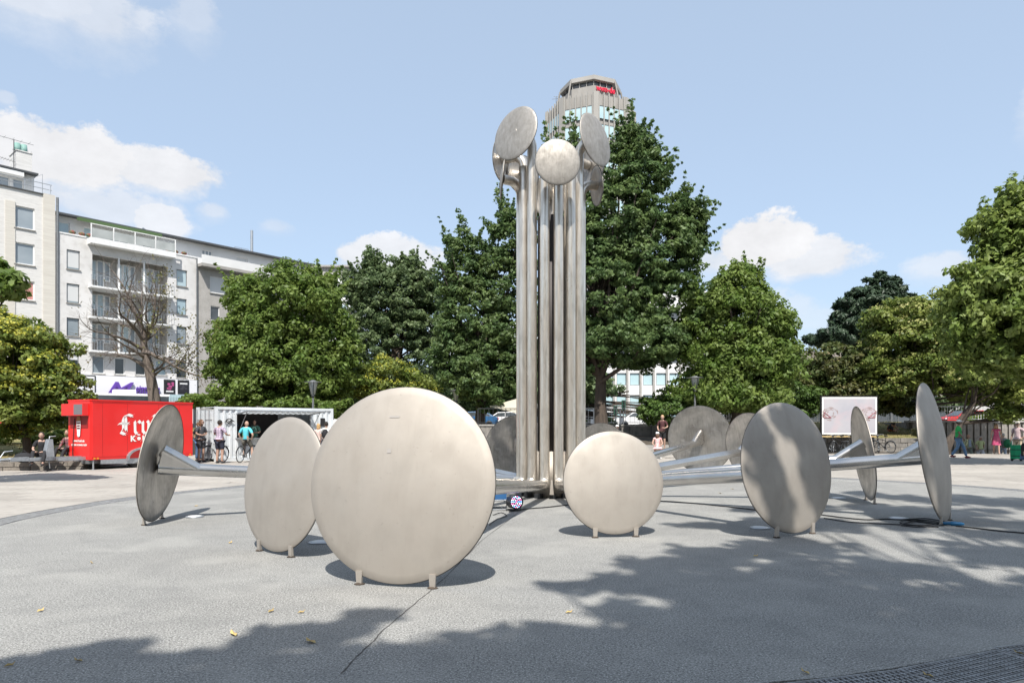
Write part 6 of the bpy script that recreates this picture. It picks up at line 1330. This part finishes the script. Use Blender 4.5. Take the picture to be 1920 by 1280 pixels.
# traffic signals beneath the maple
for lab, px, yt, yb in (('thin traffic signal pole in front of the pale office block', 1169, 750, 790), ('double traffic signal right of another in front of the pale office block', 1154, 760, 790), ('traffic signal near the turquoise sign left of the steel column', 915, 762, 795)):
    d = 62; p = at(px, yt, d); t = thing('traffic_signal', lab, 'traffic light', (p.x, d, 1.4)); h = p.z - 1.4
    mb = MB(); mb.tube([(0, 0, 0), (0, 0, h)], .06, 6); mb.build('post', m_grey, t); mb = MB(); mb.b(-.16, .16, -.12, .1, h - .9, h); hs = mb.build('housing', mat('signal green', (.02, .08, .05), rough=.5), t)
    for k in range(3): mb = MB(); mb.tube([(0, -.125, h - .15 - k * .3), (0, -.20, h - .15 - k * .3)], .10, 10); mb.build('visor', m_black, hs)
# ------------------------------------------------------------------ billboard
BB = at(1592, 780, 40.6); t = thing('billboard', 'large framed billboard with a pale mirrored close-up print above parked bicycles', 'billboard', (BB.x, 40.6, 0))
p0, p1 = at(1538, 742, 40.6), at(1645, 816, 40.6); w = (p1.x - p0.x) / 2; zt, zb = p0.z, p1.z
mb = MB(); mb.b(-w, w, -.04, .10, zb, zt); mb.build('frame', m_black, t)
mb = MB(); mb.b(-w + .07, w - .07, -.052, -.041, zb + .07, zt - .07); mb.build('border', m_wh, t)
mb = MB(); mb.b(-w + .16, w - .16, -.060, -.053, zb + .16, zt - .16); mb.build('print', mat('pale print', (.36, .36, .40), (.44, .42, .44), rough=.5, scale=.6, c3=(.50, .38, .40), s3=1.0, f3=.6), t)
mp1, mp2 = mat('soft brown print', (.24, .17, .16), (.34, .28, .28), rough=.5, scale=3), mat('line print', (.30, .12, .14), rough=.5)
zc = zb + (zt - zb) * .50
for s in (-1, 1):
    cx = s * (w - .55)
    for k, (rx, rz) in enumerate(((.42, .34), (.30, .24), (.17, .14))):
        mb = MB(); n = 22
        for i in range(n - 5):
            a0, a1 = 2 * pi * i / n + k, 2 * pi * (i + 1) / n + k; q = .05 + .03 * sin(i * 1.7)
            mb.add([(cx + rx * cos(a0), -.0625, zc + .1 + rz * sin(a0)), (cx + rx * cos(a1), -.0625, zc + .1 + rz * sin(a1)), (cx + (rx + q) * cos(a1), -.0625, zc + .1 + (rz + q) * sin(a1)), (cx + (rx + q) * cos(a0), -.0625, zc + .1 + (rz + q) * sin(a0))], [(0, 1, 2, 3)])
        mb.build('print_lines', mp1, t)
    mb = MB(); e = s * (w - .18); P = [(e, zc - .12), (e - s * .42, zc - .12), (e, zc + .20)]
    for a, b in zip(P, P[1:] + P[:1]): mb.tube([(a[0], -.063, a[1]), (b[0], -.063, b[1])], .03, 4)
    mb.build('print_triangle', mp2, t)
for x in (-w + .25, w - .25): mb = MB(); mb.b(x - .06, x + .06, .0, .12, 0, zb - .001); mb.build('post', m_dark, t)
mb = MB(); mb.b(-w + .05, w - .05, -.05, .35, zb - .10, zb - .02); mb.build('base_board', mat('pale timber', (.45, .33, .16), rough=.8, scale=3), t)
# ------------------------------------------------------------------ parasol
p = at(975, 752, 43.4); t = thing('parasol', 'cream square parasol on the terrace left of the steel column', 'parasol', (p.x, 45.9, 1.6))
pa, pb = at(920, 762, 45.9), at(975, 752, 45.9); ww = pb.x - pa.x; zl = pa.z - 1.6; zh = at(975, 750, 45.9).z - 1.6
mb = MB(); cs = [(-ww, -.9, zl), (-.3, -2.0, zl - .42), (ww, .9, zl), (.3, 2.0, zl + .1)]
mb.add([(0, 0, zh + .15)] + cs, [(0, 1, 2), (0, 2, 3), (0, 3, 4), (0, 4, 1)]); mb.add([(0, 0, zh + .10)] + [(x, y, z - .03) for x, y, z in cs], [(0, 2, 1), (0, 3, 2), (0, 4, 3), (0, 1, 4)]); mb.build('canopy', mat('cream canvas', (.62, .58, .47), rough=.8, trans=.25), t)
mb = MB(); mb.tube([(0, 0, 0), (0, 0, zh + .1)], .035, 8); mb.build('pole', m_galv, t)
for c in cs: mb = MB(); mb.tube([(0, 0, zh + .06), (c[0] * .97, c[1] * .97, c[2] - .05)], .012, 4); mb.build('rib', m_bark, t)
# ------------------------------------------------------------------ vehicles on the street
def car(label, x, y, rz, paint, z=1.4, grp='cars parked beyond the railings'):
    t = thing('parked_car', label, 'car', (x, y, z), rz, grp); L_, W_ = 4.2, 1.75
    prof = [(-2.1, .35), (-2.12, .70), (-1.95, .88), (-1.2, .95), (-.55, 1.38), (.9, 1.42), (1.75, .98), (2.05, .9), (2.1, .35)]
    mb = MB(); n = len(prof); ins = lambda z: .0 if z < .96 else (z - .95) * .35
    vs = [(a, -W_ / 2 + ins(b), b) for a, b in prof] + [(a, W_ / 2 - ins(b), b) for a, b in prof]
    mb.add(vs, [tuple(range(n)), tuple(range(n, 2 * n))[::-1]] + [(i + 1, i, n + i, n + i + 1) for i in range(n - 1)] + [(0, n - 1, 2 * n - 1, n)]); mb.build('body', paint, t)
    for sy in (-1, 1):
        for (P) in ([(-1.05, .98), (-.52, 1.32), (.1, 1.345), (.1, .98)], [(.18, .98), (.18, 1.345), (.85, 1.35), (1.5, 1.0)]):
            mb = MB(); mb.add([(a, sy * (W_ / 2 - ins(b) + .004), b) for a, b in P], [tuple(range(4)) if sy > 0 else (3, 2, 1, 0)]); mb.build('side_window', m_glassd, t)
    mb = MB(); mb.add([(-1.19, -.72, .97), (-1.19, .72, .97), (-.58, .62, 1.37), (-.58, -.62, 1.37)], [(0, 1, 2, 3)]); mb.v = [(a - .01, b, c + .01) for a, b, c in mb.v]; mb.build('windscreen', m_glassd, t)
    mb = MB(); mb.add([(1.72, -.72, 1.0), (1.72, .72, 1.0), (.94, .62, 1.41), (.94, -.62, 1.41)], [(3, 2, 1, 0)]); mb.v = [(a + .012, b, c + .012) for a, b, c in mb.v]; mb.build('rear_window', m_glassd, t)
    for x_ in (-1.3, 1.3):
        for sy in (-1, 1):
            mb = MB(); mb.lathe([(.10, -.1), (.27, -.11), (.31, -.07), (.31, .07), (.27, .11), (.10, .1)], 16, M.Translation((x_, sy * .80, .31)) @ M.Rotation(R(90), 4, 'X')); w_ = mb.build('wheel', m_black, t)
            mb = MB(); mb.lathe([(.0001, .0), (.2, .0)], 12, M.Translation((x_, sy * .925, .31)) @ M.Rotation(R(-90 * sy), 4, 'X')); mb.build('rim', m_galv, w_)
    for sy in (-1, 1): mb = MB(); mb.ell((-2.05, sy * .62, .70), (.09, .18, .09), 8, 5); mb.build('headlight', m_wh, t); mb = MB(); mb.ell((2.05, sy * .65, .78), (.07, .14, .09), 8, 5); mb.build('tail_light', m_red, t)
mred = mat('red car paint', (.55, .03, .03), rough=.25, coat=.5); mwhc = mat('white car paint', (.7, .7, .7), rough=.25, coat=.5); mblc = mat('blue car paint', (.04, .12, .25), rough=.25, coat=.5)
for lab, px, d, rz, pt in (('red car behind the railing right of the leaning tree', 1812, 56, 0, mred), ('red car behind the white railing, above the elderly woman', 1860, 58, 4, mred), ('white car behind the railing at the far right', 1905, 57, 2, mwhc), ('red and white car glimpsed under the yellow tree at the left edge', 15, 50, 20, mred), ('white car next to a red one under the yellow tree', -20, 53, 10, mwhc),
                           ('blue car glimpsed left of the steel column', 890, 60, 0, mblc), ('white car glimpsed beneath the parasol', 945, 62, 0, mwhc), ('white car behind the railing in front of the pale office block', 1195, 64, 0, mwhc)):
    p = at(px, 790, d); car(lab, p.x, d, R(rz), pt)
# bus behind the trailer
p0, p1 = at(150, 737, 57), at(362, 745, 62); dv = V((p1.x - p0.x, 5.0, 0)); LB = dv.length
t = thing('bus', 'white city bus behind the red trailer with black window band and roof pod', 'bus', (p0.x, 57, 1.4), atan2(dv.y, dv.x))
mb = MB(); mb.b(0, LB, 0, 2.5, .35, 2.05); mb.build('body', m_white, t); mb = MB(); mb.b(-.01, LB - 2.0, -.02, 2.52, 2.052, 2.75); mb.build('window_band', m_glassd, t)
mb = MB(); mb.b(.0, LB - 1.9, -.03, 2.53, 2.752, 2.95); mb.build('roof', m_white, t); mb = MB(); mb.b(2.5, LB * .48, .4, 2.1, 2.951, 3.3); mb.build('roof_pod', m_white, t)
mb = MB()
lm = MB(); lm.box((0, 0, 0), (.07, .10, .68)); lme = lm.mesh('louvre', mat('pale cyan louvre', (.42, .55, .58), rough=.4))
mb.b(LB - 1.99, LB, .02, 2.5, 2.052, 2.95); ld = mb.build('engine_housing', mat('cyan grey housing', (.30, .40, .43), rough=.5), t)
for i in range(16): link('louvre', lme, ld, (LB - 1.93 + i * .122, -.03, 2.5))
for u in (2.2, LB - 3): mb = MB(); mb.lathe([(.1, -.12), (.45, -.13), (.5, 0), (.45, .13), (.1, .12)], 18, M.Translation((u, .12, .5)) @ M.Rotation(R(90), 4, 'X')); mb.build('wheel', m_black, t)

# ------------------------------------------------------------------ spotlight, power box, cables
p = gp(963, 957); t = thing('led_spotlight', 'black stage spotlight with lit pink and blue diodes at the foot of the column', 'spotlight', (p.x, p.y, 0), R(24))
rotx = M.Rotation(R(-62), 4, 'X') @ M.Identity(4)
mt = M.Translation((0, 0, .17)) @ M.Rotation(R(86), 4, 'X')
mb = MB(); mb.lathe([(.0001, -.17), (.09, -.16), (.125, -.08), (.125, .11), (.135, .12), (.135, .142), (.124, .142), (.122, .118)], 20, mt); mb.build('housing', mat('black lamp housing', (.02, .018, .025), rough=.35), t)
mb = MB(); mb.lathe([(.0001, .125), (.12, .125)], 20, mt); mb.build('face', m_black, t)
cols = [mat('blue diode', (.25, .55, 1.0), rough=.3, emit=2.0), mat('pink diode', (1.0, .25, .5), rough=.3, emit=1.6), mat('white diode', (.8, .9, 1.0), rough=.3, emit=2.0)]
for r_, n in ((0, 1), (.035, 6), (.07, 12), (.10, 18)):
    for k in range(n):
        a = 2 * pi * k / n; q = mt @ V((r_ * cos(a), r_ * sin(a), .13)); mb = MB(); mb.ell(q, (.0115, .006, .0115), 6, 4); mb.build('diode', cols[(k * 7 + n) % 3], t)
mb = MB(); mb.tube([(-.145, 0, .17), (-.15, .0, .02), (.15, 0, .02), (.145, 0, .17)], .010, 5); mb.build('bracket', m_dark, t)
p = gp(934, 955); t = thing('power_box', 'blue power distribution box on a tubular stand beside the spotlight', 'electrical box', (p.x - .02, p.y + .05, 0), R(18))
mb = MB(); mb.b(-.13, .15, -.12, .14, .20, .47); mb.build('box', mat('blue plastic', (.03, .11, .26), rough=.45), t)
for (a, b) in (((-.3, -.2, .02), (.3, -.2, .02)), ((-.3, .2, .02), (.3, .2, .02)), ((-.3, -.2, .02), (-.12, -.12, .2)), ((.3, -.2, .02), (.14, -.12, .2)), ((-.3, .2, .02), (-.12, .14, .2)), ((.3, .2, .02), (.14, .14, .2)), ((-.5, -.2, .18), (.3, -.16, .19))): mb = MB(); mb.tube([a, b], .012, 6); mb.build('stand_tube', m_galv, t)
def cable(label, px, r=.011, z=.013, jit=.02, m=None):
    P = [gp(*q) for q in px]; out = []
    for i in range(len(P) - 1):
        p0, p1, p2, p3 = P[max(i - 1, 0)], P[i], P[i + 1], P[min(i + 2, len(P) - 1)]
        for k in range(7):
            u = k / 7; q = .5 * ((2 * p1) + (p2 - p0) * u + (2 * p0 - 5 * p1 + 4 * p2 - p3) * u * u + (3 * p1 - p0 - 3 * p2 + p3) * u ** 3); out.append(V((q.x + random.uniform(-jit, jit) * .4, q.y + random.uniform(-jit, jit) * .4, z)))
    out.append(V((P[-1].x, P[-1].y, z))); mb = MB(); mb.tube(out, r, 6); o = mb.build('cable', m or m_black); tag(o, label, 'cable', 'black cables lying on the asphalt'); return o
cable('black cable running from the spotlight past the second front disc', [(955, 960), (985, 955), (1030, 951), (1075, 946), (1130, 942), (1240, 940), (1340, 948), (1420, 957)])
cable('black cable from the dappled disc to the coil on the right', [(1540, 966), (1580, 971), (1625, 975), (1660, 974), (1700, 976), (1745, 982), (1775, 984)])
cable('second black cable just in front of the first, right of the dappled disc', [(1545, 972), (1600, 980), (1680, 984), (1760, 989)], .009)
cable('coiled loops of black cable in front of the rightmost disc', [(1690, 976), (1735, 974), (1765, 980), (1730, 987), (1690, 983), (1700, 977), (1745, 978), (1768, 985), (1725, 990), (1690, 986), (1720, 979), (1760, 983)], .011, .022)
cable('black cable leading off to the right edge of the picture', [(1792, 987), (1830, 991), (1880, 997), (1960, 1003)])
cable('thin black cable looping beside the power box', [(925, 966), (940, 962), (950, 968), (930, 975), (918, 985)], .007)
t = thing('cable_connector', 'bright blue cable connector on the asphalt in front of the rightmost disc', 'connector', gp(1786, 985), R(-18))
mb = MB(); mb.tube([(-.13, 0, .035), (-.03, 0, .035), (-.02, 0, .035), (.05, 0, .035)], [.022, .024, .035, .035], 10); mb.build('plug', mat('bright blue plastic', (.015, .15, .33), rough=.4), t)
mb = MB(); mb.tube([(.052, 0, .035), (.12, 0, .035), (.16, 0, .03)], [.030, .028, .016], 10); mb.build('socket', MATS['bright blue plastic'], t)
# fix-up: the visible shirt front belongs to the elderly man
for o in list(COL.objects):
    if o.name.startswith('person') and o.get('label', '').startswith('elderly man'):
        SHF.matrix_world = M.Identity(4); SHF.location = (0, 0, 0); SHF.rotation_euler = (0, 0, 0); SHF.parent = o
